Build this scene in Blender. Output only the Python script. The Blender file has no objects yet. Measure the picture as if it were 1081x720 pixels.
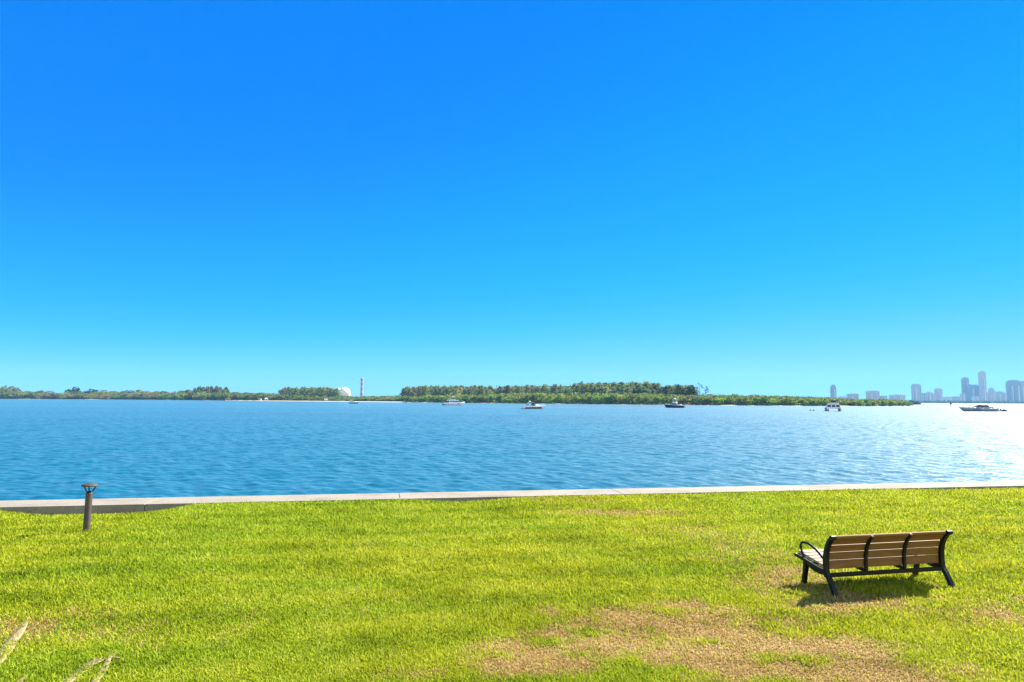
import bpy, math, random
import numpy as np
from mathutils import Vector, Matrix, Euler

random.seed(7)
rng = np.random.default_rng(7)
R = math.radians
scene = bpy.context.scene
COL = scene.collection

# ------------------------------------------------------------------ camera
CAM_H = 2.65
PITCH, ROLL = R(4.92), R(0.35)
WATER_Z = -1.2
cam_d = bpy.data.cameras.new("camera")
cam = bpy.data.objects.new("camera", cam_d)
COL.objects.link(cam)
cam_d.lens, cam_d.sensor_width = 24.0, 36.0
cam_d.clip_start, cam_d.clip_end = 0.05, 60000
CAM_M = Matrix.Translation((0, 0, CAM_H)) @ Matrix.Rotation(R(90) + PITCH, 4, 'X') @ Matrix.Rotation(ROLL, 4, 'Z')
cam.matrix_world = CAM_M
scene.camera = cam
CAM3 = CAM_M.to_3x3()


def ray(px, py):
    """survey helper: bearing of a point read off the photograph (1081 x 720)"""
    v = CAM3 @ Vector(((px - 540.5) / 720.67, (360.0 - py) / 720.67, -1.0))
    return v


def on_plane(px, py, z):
    v = ray(px, py)
    t = (z - CAM_H) / v.z
    return Vector((0, 0, CAM_H)) + v * t


def at_dist(px, py, d):
    """point on the bearing at ground distance d along +Y"""
    v = ray(px, py)
    return Vector((0, 0, CAM_H)) + v * (d / v.y)


# ------------------------------------------------------------------ helpers
def tag(o, label=None, cat=None, group=None, kind=None):
    if label: o["label"] = label
    if cat: o["category"] = cat
    if group: o["group"] = group
    if kind: o["kind"] = kind
    return o


def empty(name, loc, rz=0.0, label=None, cat=None, group=None):
    o = bpy.data.objects.new(name, None)
    o.empty_display_size = 0.2
    COL.objects.link(o)
    o.location = loc
    o.rotation_euler = (0, 0, rz)
    return tag(o, label, cat, group)


class MB:
    """collects shapes, becomes ONE mesh object"""
    def __init__(self):
        self.v, self.f, self.s = [], [], []

    def add(self, vs, fs, smooth=False):
        n = len(self.v)
        self.v += [tuple(p) for p in vs]
        self.f += [tuple(i + n for i in f) for f in fs]
        self.s += [smooth] * len(fs)

    def box(self, c, s, rz=0.0, rx=0.0, ry=0.0, taper=1.0):
        m = Euler((rx, ry, rz)).to_matrix()
        hx, hy, hz = s[0] / 2, s[1] / 2, s[2] / 2
        vs = []
        for z, k in ((-hz, 1.0), (hz, taper)):
            for x, y in ((-hx, -hy), (hx, -hy), (hx, hy), (-hx, hy)):
                vs.append(m @ Vector((x * k, y * k, z)) + Vector(c))
        self.add(vs, [(3, 2, 1, 0), (4, 5, 6, 7), (0, 1, 5, 4), (1, 2, 6, 5), (2, 3, 7, 6), (3, 0, 4, 7)])

    def tube(self, pts, r, n=8, closed=False, cap=True, smooth=True, flat=1.0):
        """tube along a path; r may be a list"""
        P = [Vector(p) for p in pts]
        k = len(P)
        rs = r if isinstance(r, (list, tuple)) else [r] * k
        rings = []
        for i, p in enumerate(P):
            if closed:
                d = P[(i + 1) % k] - P[i - 1]
            else:
                d = P[min(i + 1, k - 1)] - P[max(i - 1, 0)]
            d.normalize()
            a = Vector((0, 0, 1)) if abs(d.z) < 0.9 else Vector((1, 0, 0))
            s = d.cross(a).normalized()
            u = s.cross(d).normalized()
            rings.append([p + (s * math.cos(t) + u * math.sin(t) * flat) * rs[i] for t in [2 * math.pi * j / n for j in range(n)]])
        vs = [q for rg in rings for q in rg]
        fs = []
        m = k if closed else k - 1
        for i in range(m):
            b = ((i + 1) % k) * n
            for j in range(n):
                fs.append((i * n + j, i * n + (j + 1) % n, b + (j + 1) % n, b + j))
        self.add(vs, fs, smooth)
        if cap and not closed:
            self.add(rings[0], [tuple(range(n))[::-1]])
            self.add(rings[-1], [tuple(range(n))])

    def lathe(self, prof, n=24, c=(0, 0, 0), smooth=True):
        vs = []
        for r_, z in prof:
            for j in range(n):
                a = 2 * math.pi * j / n
                vs.append((c[0] + r_ * math.cos(a), c[1] + r_ * math.sin(a), c[2] + z))
        fs = []
        for i in range(len(prof) - 1):
            for j in range(n):
                fs.append((i * n + j, i * n + (j + 1) % n, (i + 1) * n + (j + 1) % n, (i + 1) * n + j))
        self.add(vs, fs, smooth)

    def sweep(self, path, width, x0, x1):
        """flat bar: a centre line in the (y, z) plane, thickened by width, extruded from x0 to x1"""
        P = [Vector((0, a, b)) for a, b in path]
        k = len(P)
        ws = width if isinstance(width, (list, tuple)) else [width] * k
        up, dn = [], []
        for i, p in enumerate(P):
            d = (P[min(i + 1, k - 1)] - P[max(i - 1, 0)]).normalized()
            nrm = Vector((0, -d.z, d.y))
            up.append(p + nrm * ws[i] / 2)
            dn.append(p - nrm * ws[i] / 2)
        prof = up + dn[::-1]
        self.extrude([(p.y, p.z) for p in prof], x0, x1, strip=k)

    def extrude(self, prof, x0, x1, strip=None):
        n = len(prof)
        vs = [(x0, a, b) for a, b in prof] + [(x1, a, b) for a, b in prof]
        fs = [(i, (i + 1) % n, n + (i + 1) % n, n + i) for i in range(n)]
        if strip:
            k = strip
            for i in range(k - 1):
                fs.append((i, n - 1 - i, n - 2 - i, i + 1)[::-1])
                fs.append((n + i, n + n - 1 - i, n + n - 2 - i, n + i + 1))
        else:
            fs.append(tuple(range(n))[::-1])
            fs.append(tuple(range(n, 2 * n)))
        self.add(vs, fs)

    def prism(self, poly, z0, z1, top=None):
        """vertical prism over an (x, y) outline; top: outline of the upper face"""
        n = len(poly)
        top = top or poly
        vs = [(x, y, z0) for x, y in poly] + [(x, y, z1) for x, y in top]
        fs = [(i, (i + 1) % n, n + (i + 1) % n, n + i) for i in range(n)]
        fs += [tuple(range(n))[::-1], tuple(range(n, 2 * n))]
        self.add(vs, fs)

    def build(self, name, mat, parent=None, bevel=0.0, seg=2, loc=None):
        me = bpy.data.meshes.new(name)
        me.from_pydata(self.v, [], self.f)
        me.polygons.foreach_set("use_smooth", self.s)
        me.update()
        import bmesh
        bm = bmesh.new()
        bm.from_mesh(me)
        bmesh.ops.recalc_face_normals(bm, faces=bm.faces)
        bm.to_mesh(me)
        bm.free()
        me.materials.append(mat)
        o = bpy.data.objects.new(name, me)
        COL.objects.link(o)
        if parent: o.parent = parent
        if loc: o.location = loc
        if bevel:
            b = o.modifiers.new("bevel", 'BEVEL')
            b.width, b.segments, b.limit_method, b.angle_limit = bevel, seg, 'ANGLE', R(35)
        return o


def np_mesh(name, V, F, mat, attrs=None, smooth=False):
    """fast mesh from arrays; F: list of (n x k) index arrays"""
    me = bpy.data.meshes.new(name)
    V = np.asarray(V, np.float32)
    me.vertices.add(len(V))
    me.vertices.foreach_set("co", V.ravel())
    loops = np.concatenate([f.ravel() for f in F]).astype(np.int32)
    tot = np.concatenate([np.full(len(f), f.shape[1]) for f in F]).astype(np.int32)
    start = np.concatenate([[0], np.cumsum(tot)[:-1]]).astype(np.int32)
    me.loops.add(len(loops))
    me.loops.foreach_set("vertex_index", loops)
    me.polygons.add(len(tot))
    me.polygons.foreach_set("loop_start", start)
    me.polygons.foreach_set("loop_total", tot)
    me.polygons.foreach_set("use_smooth", np.full(len(tot), smooth, bool))
    me.update(calc_edges=True)
    for k, a in (attrs or {}).items():
        at = me.attributes.new(k, 'FLOAT', 'POINT')
        at.data.foreach_set("value", np.asarray(a, np.float32))
    me.materials.append(mat)
    return me


def link(name, me, parent=None):
    o = bpy.data.objects.new(name, me)
    COL.objects.link(o)
    if parent: o.parent = parent
    return o


def vnoise(x, y, seed=0):
    """smooth value noise in [0, 1]"""
    xi, yi = np.floor(x).astype(np.int64), np.floor(y).astype(np.int64)
    fx, fy = x - xi, y - yi
    fx, fy = fx * fx * (3 - 2 * fx), fy * fy * (3 - 2 * fy)

    def h(a, b):
        n = (a * 374761393 + b * 668265263 + seed * 974634777) & 0xFFFFFFFF
        n = ((n ^ (n >> 13)) * 1274126177) & 0xFFFFFFFF
        return ((n ^ (n >> 16)) & 0xFFFF) / 65535.0
    return (h(xi, yi) * (1 - fx) + h(xi + 1, yi) * fx) * (1 - fy) + (h(xi, yi + 1) * (1 - fx) + h(xi + 1, yi + 1) * fx) * fy


def fbm(x, y, seed=0, octv=4):
    s, a, t = 0, 0.5, 0
    for i in range(octv):
        s = s + a * vnoise(x * 2 ** i + 17.3 * i, y * 2 ** i - 9.1 * i, seed + i)
        t += a
        a *= 0.5
    return s / t


# ------------------------------------------------------------------ materials
def mat_new(name):
    m = bpy.data.materials.new(name)
    m.use_nodes = True
    nt = m.node_tree
    nt.nodes.clear()
    out = nt.nodes.new("ShaderNodeOutputMaterial")
    return m, nt, out


def N(nt, kind, **kw):
    n = nt.nodes.new(kind)
    for k, v in kw.items():
        if k.startswith("i_"):
            n.inputs[k[2:].replace("_", " ")].default_value = v
        else:
            setattr(n, k, v)
    return n


def ramp(nt, fac, stops):
    r = nt.nodes.new("ShaderNodeValToRGB")
    e = r.color_ramp.elements
    while len(e) > 1: e.remove(e[0])
    e[0].position, e[0].color = stops[0][0], (*stops[0][1], 1)
    for p, c in stops[1:]:
        q = e.new(p)
        q.color = (*c, 1)
    nt.links.new(fac, r.inputs[0])
    return r.outputs[0]


def mixc(nt, fac, a, b, blend='MIX'):
    m = nt.nodes.new("ShaderNodeMix")
    m.data_type, m.blend_type = 'RGBA', blend
    for sock, v in ((m.inputs[0], fac), (m.inputs[6], a), (m.inputs[7], b)):
        if hasattr(v, "links"): nt.links.new(v, sock)
        elif isinstance(v, (int, float)): sock.default_value = v
        else: sock.default_value = (*v, 1)
    return m.outputs[2]


def math_(nt, op, a, b=None, clamp=False):
    m = nt.nodes.new("ShaderNodeMath")
    m.operation, m.use_clamp = op, clamp
    for i, v in enumerate((a, b)):
        if v is None: continue
        if hasattr(v, "links"): nt.links.new(v, m.inputs[i])
        else: m.inputs[i].default_value = v
    return m.outputs[0]


def paint(name, col, rough=0.45, var=0.12, scale=6.0, metal=0.0, bump=0.0, col2=None, spec=0.5):
    m, nt, out = mat_new(name)
    tc = N(nt, "ShaderNodeTexCoord")
    nz = N(nt, "ShaderNodeTexNoise")
    nz.inputs["Scale"].default_value, nz.inputs["Detail"].default_value = scale, 6
    nt.links.new(tc.outputs["Object"], nz.inputs["Vector"])
    dark = col2 or tuple(c * (1 - 2 * var) for c in col)
    lite = tuple(min(1, c * (1 + var)) for c in col)
    c = ramp(nt, nz.outputs["Fac"], [(0.3, dark), (0.6, col), (0.8, lite)])
    b = N(nt, "ShaderNodeBsdfPrincipled")
    nt.links.new(c, b.inputs["Base Color"])
    b.inputs["Roughness"].default_value = rough
    b.inputs["Metallic"].default_value = metal
    b.inputs["Specular IOR Level"].default_value = spec
    if bump:
        bp = N(nt, "ShaderNodeBump")
        bp.inputs["Strength"].default_value, bp.inputs["Distance"].default_value = bump, 0.01
        nt.links.new(nz.outputs["Fac"], bp.inputs["Height"])
        nt.links.new(bp.outputs[0], b.inputs["Normal"])
    nt.links.new(b.outputs[0], out.inputs[0])
    return m


def foliage_mat(name, rough=0.6, trans=0.3):
    """leaf colour = the tree's own tint, leaf clumps varying around it"""
    m, nt, out = mat_new(name)
    oi = N(nt, "ShaderNodeObjectInfo")
    ge = N(nt, "ShaderNodeNewGeometry")
    c = mixc(nt, ge.outputs["Random Per Island"], (0.75, 0.78, 0.75), (1.35, 1.28, 1.25))
    c2 = mixc(nt, 1.0, oi.outputs["Color"], c, 'MULTIPLY')
    b = N(nt, "ShaderNodeBsdfPrincipled")
    nt.links.new(c2, b.inputs["Base Color"])
    b.inputs["Roughness"].default_value = rough
    b.inputs["Specular IOR Level"].default_value = 0.25
    t = N(nt, "ShaderNodeBsdfTranslucent")
    nt.links.new(c2, t.inputs["Color"])
    mx = N(nt, "ShaderNodeMixShader")
    mx.inputs[0].default_value = trans
    nt.links.new(b.outputs[0], mx.inputs[1])
    nt.links.new(t.outputs[0], mx.inputs[2])
    nt.links.new(mx.outputs[0], out.inputs[0])
    return m


def wood_mat(name="bench_timber", sunlit_mix=0.0):
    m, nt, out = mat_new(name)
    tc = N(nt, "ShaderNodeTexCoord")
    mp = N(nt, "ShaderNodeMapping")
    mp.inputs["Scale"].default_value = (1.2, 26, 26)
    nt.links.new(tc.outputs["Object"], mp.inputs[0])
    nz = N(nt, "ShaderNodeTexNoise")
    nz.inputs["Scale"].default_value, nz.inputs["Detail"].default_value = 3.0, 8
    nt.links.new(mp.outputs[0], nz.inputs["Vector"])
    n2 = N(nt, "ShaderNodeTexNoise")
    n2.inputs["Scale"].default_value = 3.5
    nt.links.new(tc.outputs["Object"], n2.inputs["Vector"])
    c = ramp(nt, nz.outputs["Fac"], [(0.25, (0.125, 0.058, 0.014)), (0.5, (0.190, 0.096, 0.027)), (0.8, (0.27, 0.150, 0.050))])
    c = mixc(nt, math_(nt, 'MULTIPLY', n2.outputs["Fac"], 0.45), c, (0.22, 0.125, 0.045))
    if sunlit_mix: c = mixc(nt, sunlit_mix, c, (0.42, 0.36, 0.30))      # paler seat boards: sunlight put into the timber colour
    b = N(nt, "ShaderNodeBsdfPrincipled")
    nt.links.new(c, b.inputs["Base Color"])
    b.inputs["Roughness"].default_value = 0.6
    b.inputs["Specular IOR Level"].default_value = 0.1
    bp = N(nt, "ShaderNodeBump")
    bp.inputs["Strength"].default_value, bp.inputs["Distance"].default_value = 0.25, 0.003
    nt.links.new(nz.outputs["Fac"], bp.inputs["Height"])
    nt.links.new(bp.outputs[0], b.inputs["Normal"])
    nt.links.new(b.outputs[0], out.inputs[0])
    return m


def concrete_mat():
    m, nt, out = mat_new("pale_concrete")
    tc = N(nt, "ShaderNodeTexCoord")
    n1 = N(nt, "ShaderNodeTexNoise")
    n1.inputs["Scale"].default_value, n1.inputs["Detail"].default_value = 0.9, 8
    n2 = N(nt, "ShaderNodeTexNoise")
    n2.inputs["Scale"].default_value, n2.inputs["Detail"].default_value = 14, 8
    for n in (n1, n2): nt.links.new(tc.outputs["Object"], n.inputs["Vector"])
    c = ramp(nt, n1.outputs["Fac"], [(0.3, (0.120, 0.104, 0.080)), (0.5, (0.215, 0.190, 0.150)), (0.75, (0.250, 0.224, 0.182))])
    c = mixc(nt, 0.45, c, ramp(nt, n2.outputs["Fac"], [(0.3, (0.10, 0.088, 0.068)), (0.5, (0.21, 0.186, 0.146)), (0.8, (0.255, 0.230, 0.190))]))
    b = N(nt, "ShaderNodeBsdfPrincipled")
    nt.links.new(c, b.inputs["Base Color"])
    b.inputs["Roughness"].default_value = 0.9
    bp = N(nt, "ShaderNodeBump")
    bp.inputs["Strength"].default_value, bp.inputs["Distance"].default_value = 0.5, 0.01
    nt.links.new(n2.outputs["Fac"], bp.inputs["Height"])
    nt.links.new(bp.outputs[0], b.inputs["Normal"])
    nt.links.new(b.outputs[0], out.inputs[0])
    return m


def lawn_soil_mat():
    m, nt, out = mat_new("lawn_soil")
    ge = N(nt, "ShaderNodeNewGeometry")
    dry = N(nt, "ShaderNodeAttribute", attribute_name="dry")
    nz = N(nt, "ShaderNodeTexNoise")
    nz.inputs["Scale"].default_value, nz.inputs["Detail"].default_value = 38, 6
    nt.links.new(ge.outputs["Position"], nz.inputs["Vector"])
    g = ramp(nt, nz.outputs["Fac"], [(0.3, (0.10, 0.13, 0.008)), (0.7, (0.24, 0.27, 0.012))])
    s = ramp(nt, nz.outputs["Fac"], [(0.3, (0.14, 0.09, 0.038)), (0.7, (0.30, 0.20, 0.085))])
    c = mixc(nt, dry.outputs["Fac"], g, s)
    b = N(nt, "ShaderNodeBsdfPrincipled")
    nt.links.new(c, b.inputs["Base Color"])
    b.inputs["Roughness"].default_value = 0.95
    b.inputs["Specular IOR Level"].default_value = 0.1
    nt.links.new(b.outputs[0], out.inputs[0])
    return m


def grass_mat():
    m, nt, out = mat_new("grass_blade")
    dry = N(nt, "ShaderNodeAttribute", attribute_name="dry")
    tint = N(nt, "ShaderNodeAttribute", attribute_name="tint")
    tone = N(nt, "ShaderNodeAttribute", attribute_name="tone")
    g1 = ramp(nt, tint.outputs["Fac"], [(0.0, (0.075, 0.125, 0.004)), (0.45, (0.238, 0.345, 0.010)), (0.8, (0.362, 0.45, 0.024)), (1.0, (0.46, 0.45, 0.09))])
    g2 = ramp(nt, tint.outputs["Fac"], [(0.0, (0.150, 0.172, 0.003)), (0.45, (0.345, 0.380, 0.010)), (0.8, (0.455, 0.465, 0.024)), (1.0, (0.52, 0.47, 0.09))])
    g = mixc(nt, tone.outputs["Fac"], g1, g2)
    s = ramp(nt, tint.outputs["Fac"], [(0.0, (0.20, 0.120, 0.034)), (0.4, (0.42, 0.265, 0.096)), (0.8, (0.55, 0.395, 0.175)), (1.0, (0.66, 0.55, 0.32))])
    c = mixc(nt, dry.outputs["Fac"], g, s)
    b = N(nt, "ShaderNodeBsdfPrincipled")
    nt.links.new(c, b.inputs["Base Color"])
    b.inputs["Roughness"].default_value = 0.65
    b.inputs["Specular IOR Level"].default_value = 0.12
    t = N(nt, "ShaderNodeBsdfTranslucent")
    nt.links.new(c, t.inputs["Color"])
    mx = N(nt, "ShaderNodeMixShader")
    mx.inputs[0].default_value = 0.45
    nt.links.new(b.outputs[0], mx.inputs[1])
    nt.links.new(t.outputs[0], mx.inputs[2])
    nt.links.new(mx.outputs[0], out.inputs[0])
    return m


def water_mat():
    m, nt, out = mat_new("bay_water")
    ge = N(nt, "ShaderNodeNewGeometry")

    def wnoise(scale, detail, sx, sy, rot=12):
        mp = N(nt, "ShaderNodeMapping")
        mp.inputs["Scale"].default_value = (sx, sy, 1)
        mp.inputs["Rotation"].default_value = (0, 0, R(rot))
        nt.links.new(ge.outputs["Position"], mp.inputs[0])
        n = N(nt, "ShaderNodeTexNoise")
        n.inputs["Scale"].default_value, n.inputs["Detail"].default_value = scale, detail
        nt.links.new(mp.outputs[0], n.inputs["Vector"])
        return n.outputs["Fac"]
    mid = wnoise(1.1, 3, 0.55, 1.0, 8)
    small = wnoise(4.0, 4, 0.6, 1.0, 20)
    h = math_(nt, 'ADD', math_(nt, 'MULTIPLY', mid, 0.16), math_(nt, 'MULTIPLY', small, 0.07))
    bp = N(nt, "ShaderNodeBump")
    bp.inputs["Strength"].default_value, bp.inputs["Distance"].default_value = 1.0, 0.70
    nt.links.new(h, bp.inputs["Height"])
    patch = wnoise(0.012, 4, 0.35, 1.6, 5)
    c = ramp(nt, patch, [(0.35, (0.000, 0.084, 0.142)), (0.65, (0.001, 0.110, 0.172))])
    b = N(nt, "ShaderNodeBsdfPrincipled")
    nt.links.new(c, b.inputs["Base Color"])
    b.inputs["IOR"].default_value = 1.333
    b.inputs["Roughness"].default_value = WATER_ROUGH
    b.inputs["Specular IOR Level"].default_value = 0.12
    b.inputs["Coat Weight"].default_value = 0.30
    b.inputs["Coat Roughness"].default_value = 0.14
    b.inputs["Coat IOR"].default_value = 1.333
    nt.links.new(bp.outputs[0], b.inputs["Coat Normal"])
    nt.links.new(bp.outputs[0], b.inputs["Normal"])
    g = N(nt, "ShaderNodeBsdfGlossy")                   # small mirror-smooth facets: the sparkle
    g.inputs["Roughness"].default_value = 0.34
    nt.links.new(bp.outputs[0], g.inputs["Normal"])
    mx = N(nt, "ShaderNodeMixShader")
    fr = N(nt, "ShaderNodeFresnel")
    fr.inputs["IOR"].default_value = 1.333
    nt.links.new(bp.outputs[0], fr.inputs["Normal"])
    nt.links.new(math_(nt, 'MULTIPLY', fr.outputs[0], 0.31), mx.inputs[0])
    nt.links.new(b.outputs[0], mx.inputs[1])
    nt.links.new(g.outputs[0], mx.inputs[2])
    nt.links.new(mx.outputs[0], out.inputs[0])
    return m


WATER_ROUGH = 0.82


def facade_mat(name, wall, glass, sx=6.0, sz=3.6):
    """rows of windows between pale floors, in the tower's own coordinates"""
    m, nt, out = mat_new(name)
    tc = N(nt, "ShaderNodeTexCoord")
    sep = N(nt, "ShaderNodeSeparateXYZ")
    nt.links.new(tc.outputs["Object"], sep.inputs[0])
    zf = math_(nt, 'FRACT', math_(nt, 'DIVIDE', sep.outputs["Z"], sz))
    hz = math_(nt, 'ADD', sep.outputs["X"], math_(nt, 'MULTIPLY', sep.outputs["Y"], 1.0))
    xf = math_(nt, 'FRACT', math_(nt, 'DIVIDE', hz, sx))
    w = math_(nt, 'MULTIPLY', math_(nt, 'GREATER_THAN', zf, 0.35), math_(nt, 'GREATER_THAN', xf, 0.22))
    c = mixc(nt, w, wall, glass)
    b = N(nt, "ShaderNodeBsdfPrincipled")
    nt.links.new(c, b.inputs["Base Color"])
    b.inputs["Roughness"].default_value = 0.6
    nt.links.new(b.outputs[0], out.inputs[0])
    return m


def sand_mat():
    m, nt, out = mat_new("island_sand")
    ge = N(nt, "ShaderNodeNewGeometry")
    veg = N(nt, "ShaderNodeAttribute", attribute_name="veg")
    nz = N(nt, "ShaderNodeTexNoise")
    nz.inputs["Scale"].default_value, nz.inputs["Detail"].default_value = 0.08, 6
    nt.links.new(ge.outputs["Position"], nz.inputs["Vector"])
    s = ramp(nt, nz.outputs["Fac"], [(0.3, (0.30, 0.25, 0.17)), (0.7, (0.42, 0.37, 0.27))])
    g = ramp(nt, nz.outputs["Fac"], [(0.3, (0.06, 0.075, 0.02)), (0.7, (0.14, 0.14, 0.045))])
    c = mixc(nt, veg.outputs["Fac"], s, g)
    b = N(nt, "ShaderNodeBsdfPrincipled")
    nt.links.new(c, b.inputs["Base Color"])
    b.inputs["Roughness"].default_value = 0.95
    nt.links.new(b.outputs[0], out.inputs[0])
    return m


M = {
    'iron': paint("black_cast_iron", (0.007, 0.0065, 0.006), 0.42, 0.15, 20, bump=0.15, spec=0.25),
    'timber': wood_mat(),
    'seat_timber': wood_mat("sunlit_seat_timber", 0.6),
    'screw': paint("dull_steel", (0.35, 0.34, 0.33), 0.4, 0.1, 30, metal=0.8),
    'bronze': paint("brown_bronze_paint", (0.055, 0.036, 0.022), 0.5, 0.2, 9, bump=0.1),
    'cap': paint("weathered_grey_paint", (0.070, 0.058, 0.042), 0.65, 0.2, 14, bump=0.1, spec=0.3),
    'concrete': concrete_mat(),
    'white': paint("white_gelcoat", (0.78, 0.78, 0.77), 0.25, 0.04, 0.8),
    'cream': paint("cream_gelcoat", (0.62, 0.60, 0.55), 0.35, 0.06, 0.8),
    'grey': paint("grey_gelcoat", (0.33, 0.34, 0.35), 0.3, 0.1, 0.8),
    'navy': paint("navy_hull_paint", (0.016, 0.022, 0.045), 0.25, 0.1, 0.8),
    'glass': paint("dark_tinted_glass", (0.012, 0.014, 0.018), 0.08, 0.1, 1.0),
    'canvas': paint("dark_canvas", (0.03, 0.034, 0.045), 0.8, 0.2, 3.0),
    'rubber': paint("dark_rubber", (0.05, 0.05, 0.055), 0.6, 0.2, 4.0),
    'metal': paint("polished_rail", (0.6, 0.6, 0.6), 0.25, 0.05, 2.0, metal=0.9),
    'bark': paint("grey_bark", (0.16, 0.125, 0.095), 0.9, 0.25, 1.5),
    'leaf': foliage_mat("mangrove_leaves", 0.6, 0.42),
    'needle': foliage_mat("pine_needles", 0.7, 0.45),
    'dome': paint("white_dome_panels", (0.80, 0.79, 0.78), 0.5, 0.06, 0.12),
    'stack': paint("grey_stack_paint", (0.40, 0.41, 0.43), 0.6, 0.1, 0.2),
    'stack_dark': paint("dark_stack_paint", (0.25, 0.255, 0.27), 0.6, 0.1, 0.2),
    'hut': paint("faded_hut_paint", (0.55, 0.50, 0.44), 0.8, 0.1, 0.5),
    'hut_roof': paint("rusty_hut_roof", (0.20, 0.12, 0.09), 0.8, 0.1, 0.5),
    'feather': paint("dark_feathers", (0.03, 0.03, 0.033), 0.8, 0.2, 5.0),
    'straw': paint("dry_palm_leaf", (0.30, 0.23, 0.115), 0.75, 0.15, 25, bump=0.3, col2=(0.20, 0.145, 0.065)),
    'buoy': paint("faded_buoy", (0.10, 0.09, 0.10), 0.6, 0.2, 4.0),
    'water': water_mat(),
    'soil': lawn_soil_mat(),
    'grass': grass_mat(),
    'sand': sand_mat(),
}

# ------------------------------------------------------------------ light and sky
SUN_AZ, SUN_EL = R(53), R(42)
SKY_CURVES = (((0, 0), (0.11, 0.0), (0.147, 0.006), (0.2, 0.028), (0.241, 0.056), (0.40, 0.135), (0.6, 0.165), (1, 0.19)),
              ((0, 0.08), (0.11, 0.116), (0.147, 0.130), (0.221, 0.192), (0.331, 0.258), (0.487, 0.322), (0.672, 0.372), (0.82, 0.405), (1, 0.44)),
              ((0, 0.2), (0.25, 0.47), (0.308, 0.505), (0.381, 0.52), (0.537, 0.53), (1, 0.54)))
SKY_STRENGTH, EXPOSURE = 0.05, 2.05
sun_dir = Vector((math.sin(SUN_AZ) * math.cos(SUN_EL), math.cos(SUN_AZ) * math.cos(SUN_EL), math.sin(SUN_EL)))
sd = bpy.data.lights.new("sun", 'SUN')
sd.energy, sd.angle, sd.color = 4.2, R(0.53), (1.0, 0.93, 0.80)
so = bpy.data.objects.new("sun", sd)
COL.objects.link(so)
so.location = (30, 30, 60)
so.rotation_euler = sun_dir.to_track_quat('Z', 'Y').to_euler()

w = bpy.data.worlds.new("World")
scene.world = w
w.use_nodes = True
nt = w.node_tree
nt.nodes.clear()
wo = nt.nodes.new("ShaderNodeOutputWorld")
bg = nt.nodes.new("ShaderNodeBackground")
sky = nt.nodes.new("ShaderNodeTexSky")
sky.sky_type = 'NISHITA'
sky.sun_disc = False
sky.sun_elevation, sky.sun_rotation = SUN_EL, SUN_AZ
sky.altitude, sky.air_density, sky.dust_density, sky.ozone_density = 0, 0.7, 0.0, 10.0
# deep polarised blue: the sky's three channels graded as on the photograph
sc1 = nt.nodes.new("ShaderNodeVectorMath")
sc1.operation = 'SCALE'
sc1.inputs["Scale"].default_value = 0.1
cv = nt.nodes.new("ShaderNodeRGBCurve")
for ch, pts in enumerate(SKY_CURVES):
    c = cv.mapping.curves[ch]
    c.points[0].location, c.points[1].location = pts[0], pts[-1]
    for q in pts[1:-1]: c.points.new(*q)
cv.mapping.update()
sc2 = nt.nodes.new("ShaderNodeVectorMath")
sc2.operation = 'SCALE'
sc2.inputs["Scale"].default_value = 9.2
nt.links.new(sky.outputs[0], sc1.inputs[0])
nt.links.new(sc1.outputs[0], cv.inputs["Color"])
nt.links.new(cv.outputs[0], sc2.inputs[0])
# unseen clouds added behind the camera as white fill for shaded sides
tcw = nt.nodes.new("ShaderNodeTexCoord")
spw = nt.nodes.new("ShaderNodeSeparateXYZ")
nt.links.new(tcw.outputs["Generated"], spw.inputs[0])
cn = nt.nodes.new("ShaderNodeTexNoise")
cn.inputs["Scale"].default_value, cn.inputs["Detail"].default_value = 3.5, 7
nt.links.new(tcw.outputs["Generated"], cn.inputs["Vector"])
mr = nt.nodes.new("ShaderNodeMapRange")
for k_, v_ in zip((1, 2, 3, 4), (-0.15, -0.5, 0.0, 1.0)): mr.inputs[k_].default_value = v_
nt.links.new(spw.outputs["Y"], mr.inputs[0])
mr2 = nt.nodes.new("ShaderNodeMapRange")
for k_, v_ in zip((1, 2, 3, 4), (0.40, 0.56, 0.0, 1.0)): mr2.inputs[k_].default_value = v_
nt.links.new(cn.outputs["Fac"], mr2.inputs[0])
fill_cloud = math_(nt, 'MULTIPLY', mr.outputs[0], mr2.outputs[0])
nt.links.new(mixc(nt, fill_cloud, sc2.outputs[0], (9.0, 8.8, 8.5)), bg.inputs["Color"])
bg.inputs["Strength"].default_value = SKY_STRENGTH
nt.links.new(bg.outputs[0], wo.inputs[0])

vs = scene.view_settings
vs.view_transform, vs.look, vs.exposure, vs.gamma = 'Standard', 'None', EXPOSURE, 1.0
scene.display_settings.display_device = 'sRGB'
scene.cycles.use_denoising = True
scene.cycles.denoising_prefilter = 'NONE'
scene.cycles.max_bounces = 6
scene.cycles.volume_bounces = 1
scene.cycles.sample_clamp_indirect = 6.0

# ------------------------------------------------------------------ the lawn and the seawall
W0 = on_plane(0, 535.4, 0.08)       # near edge of the seawall cap, two surveyed points
W1 = on_plane(1081, 512.6, 0.08)
wd = (W1 - W0).to_2d().normalized()           # along the wall
wn = Vector((-wd.y, wd.x))                    # towards the water
WO = W0.to_2d()
wang = math.atan2(wd.y, wd.x)


def wall_uv(x, y):
    dx, dy = x - WO.x, y - WO.y
    return dx * wd.x + dy * wd.y, dx * wn.x + dy * wn.y      # u along, v (<0: lawn)


def u_of(px):
    """place along the wall seen at a photo column"""
    d = ray(px, 520)
    # (t*d.x, t*d.y) on the line WO + u*wd
    A = np.array([[d.x, -wd.x], [d.y, -wd.y]])
    t, u = np.linalg.solve(A, np.array([WO.x, WO.y]))
    return u


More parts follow.
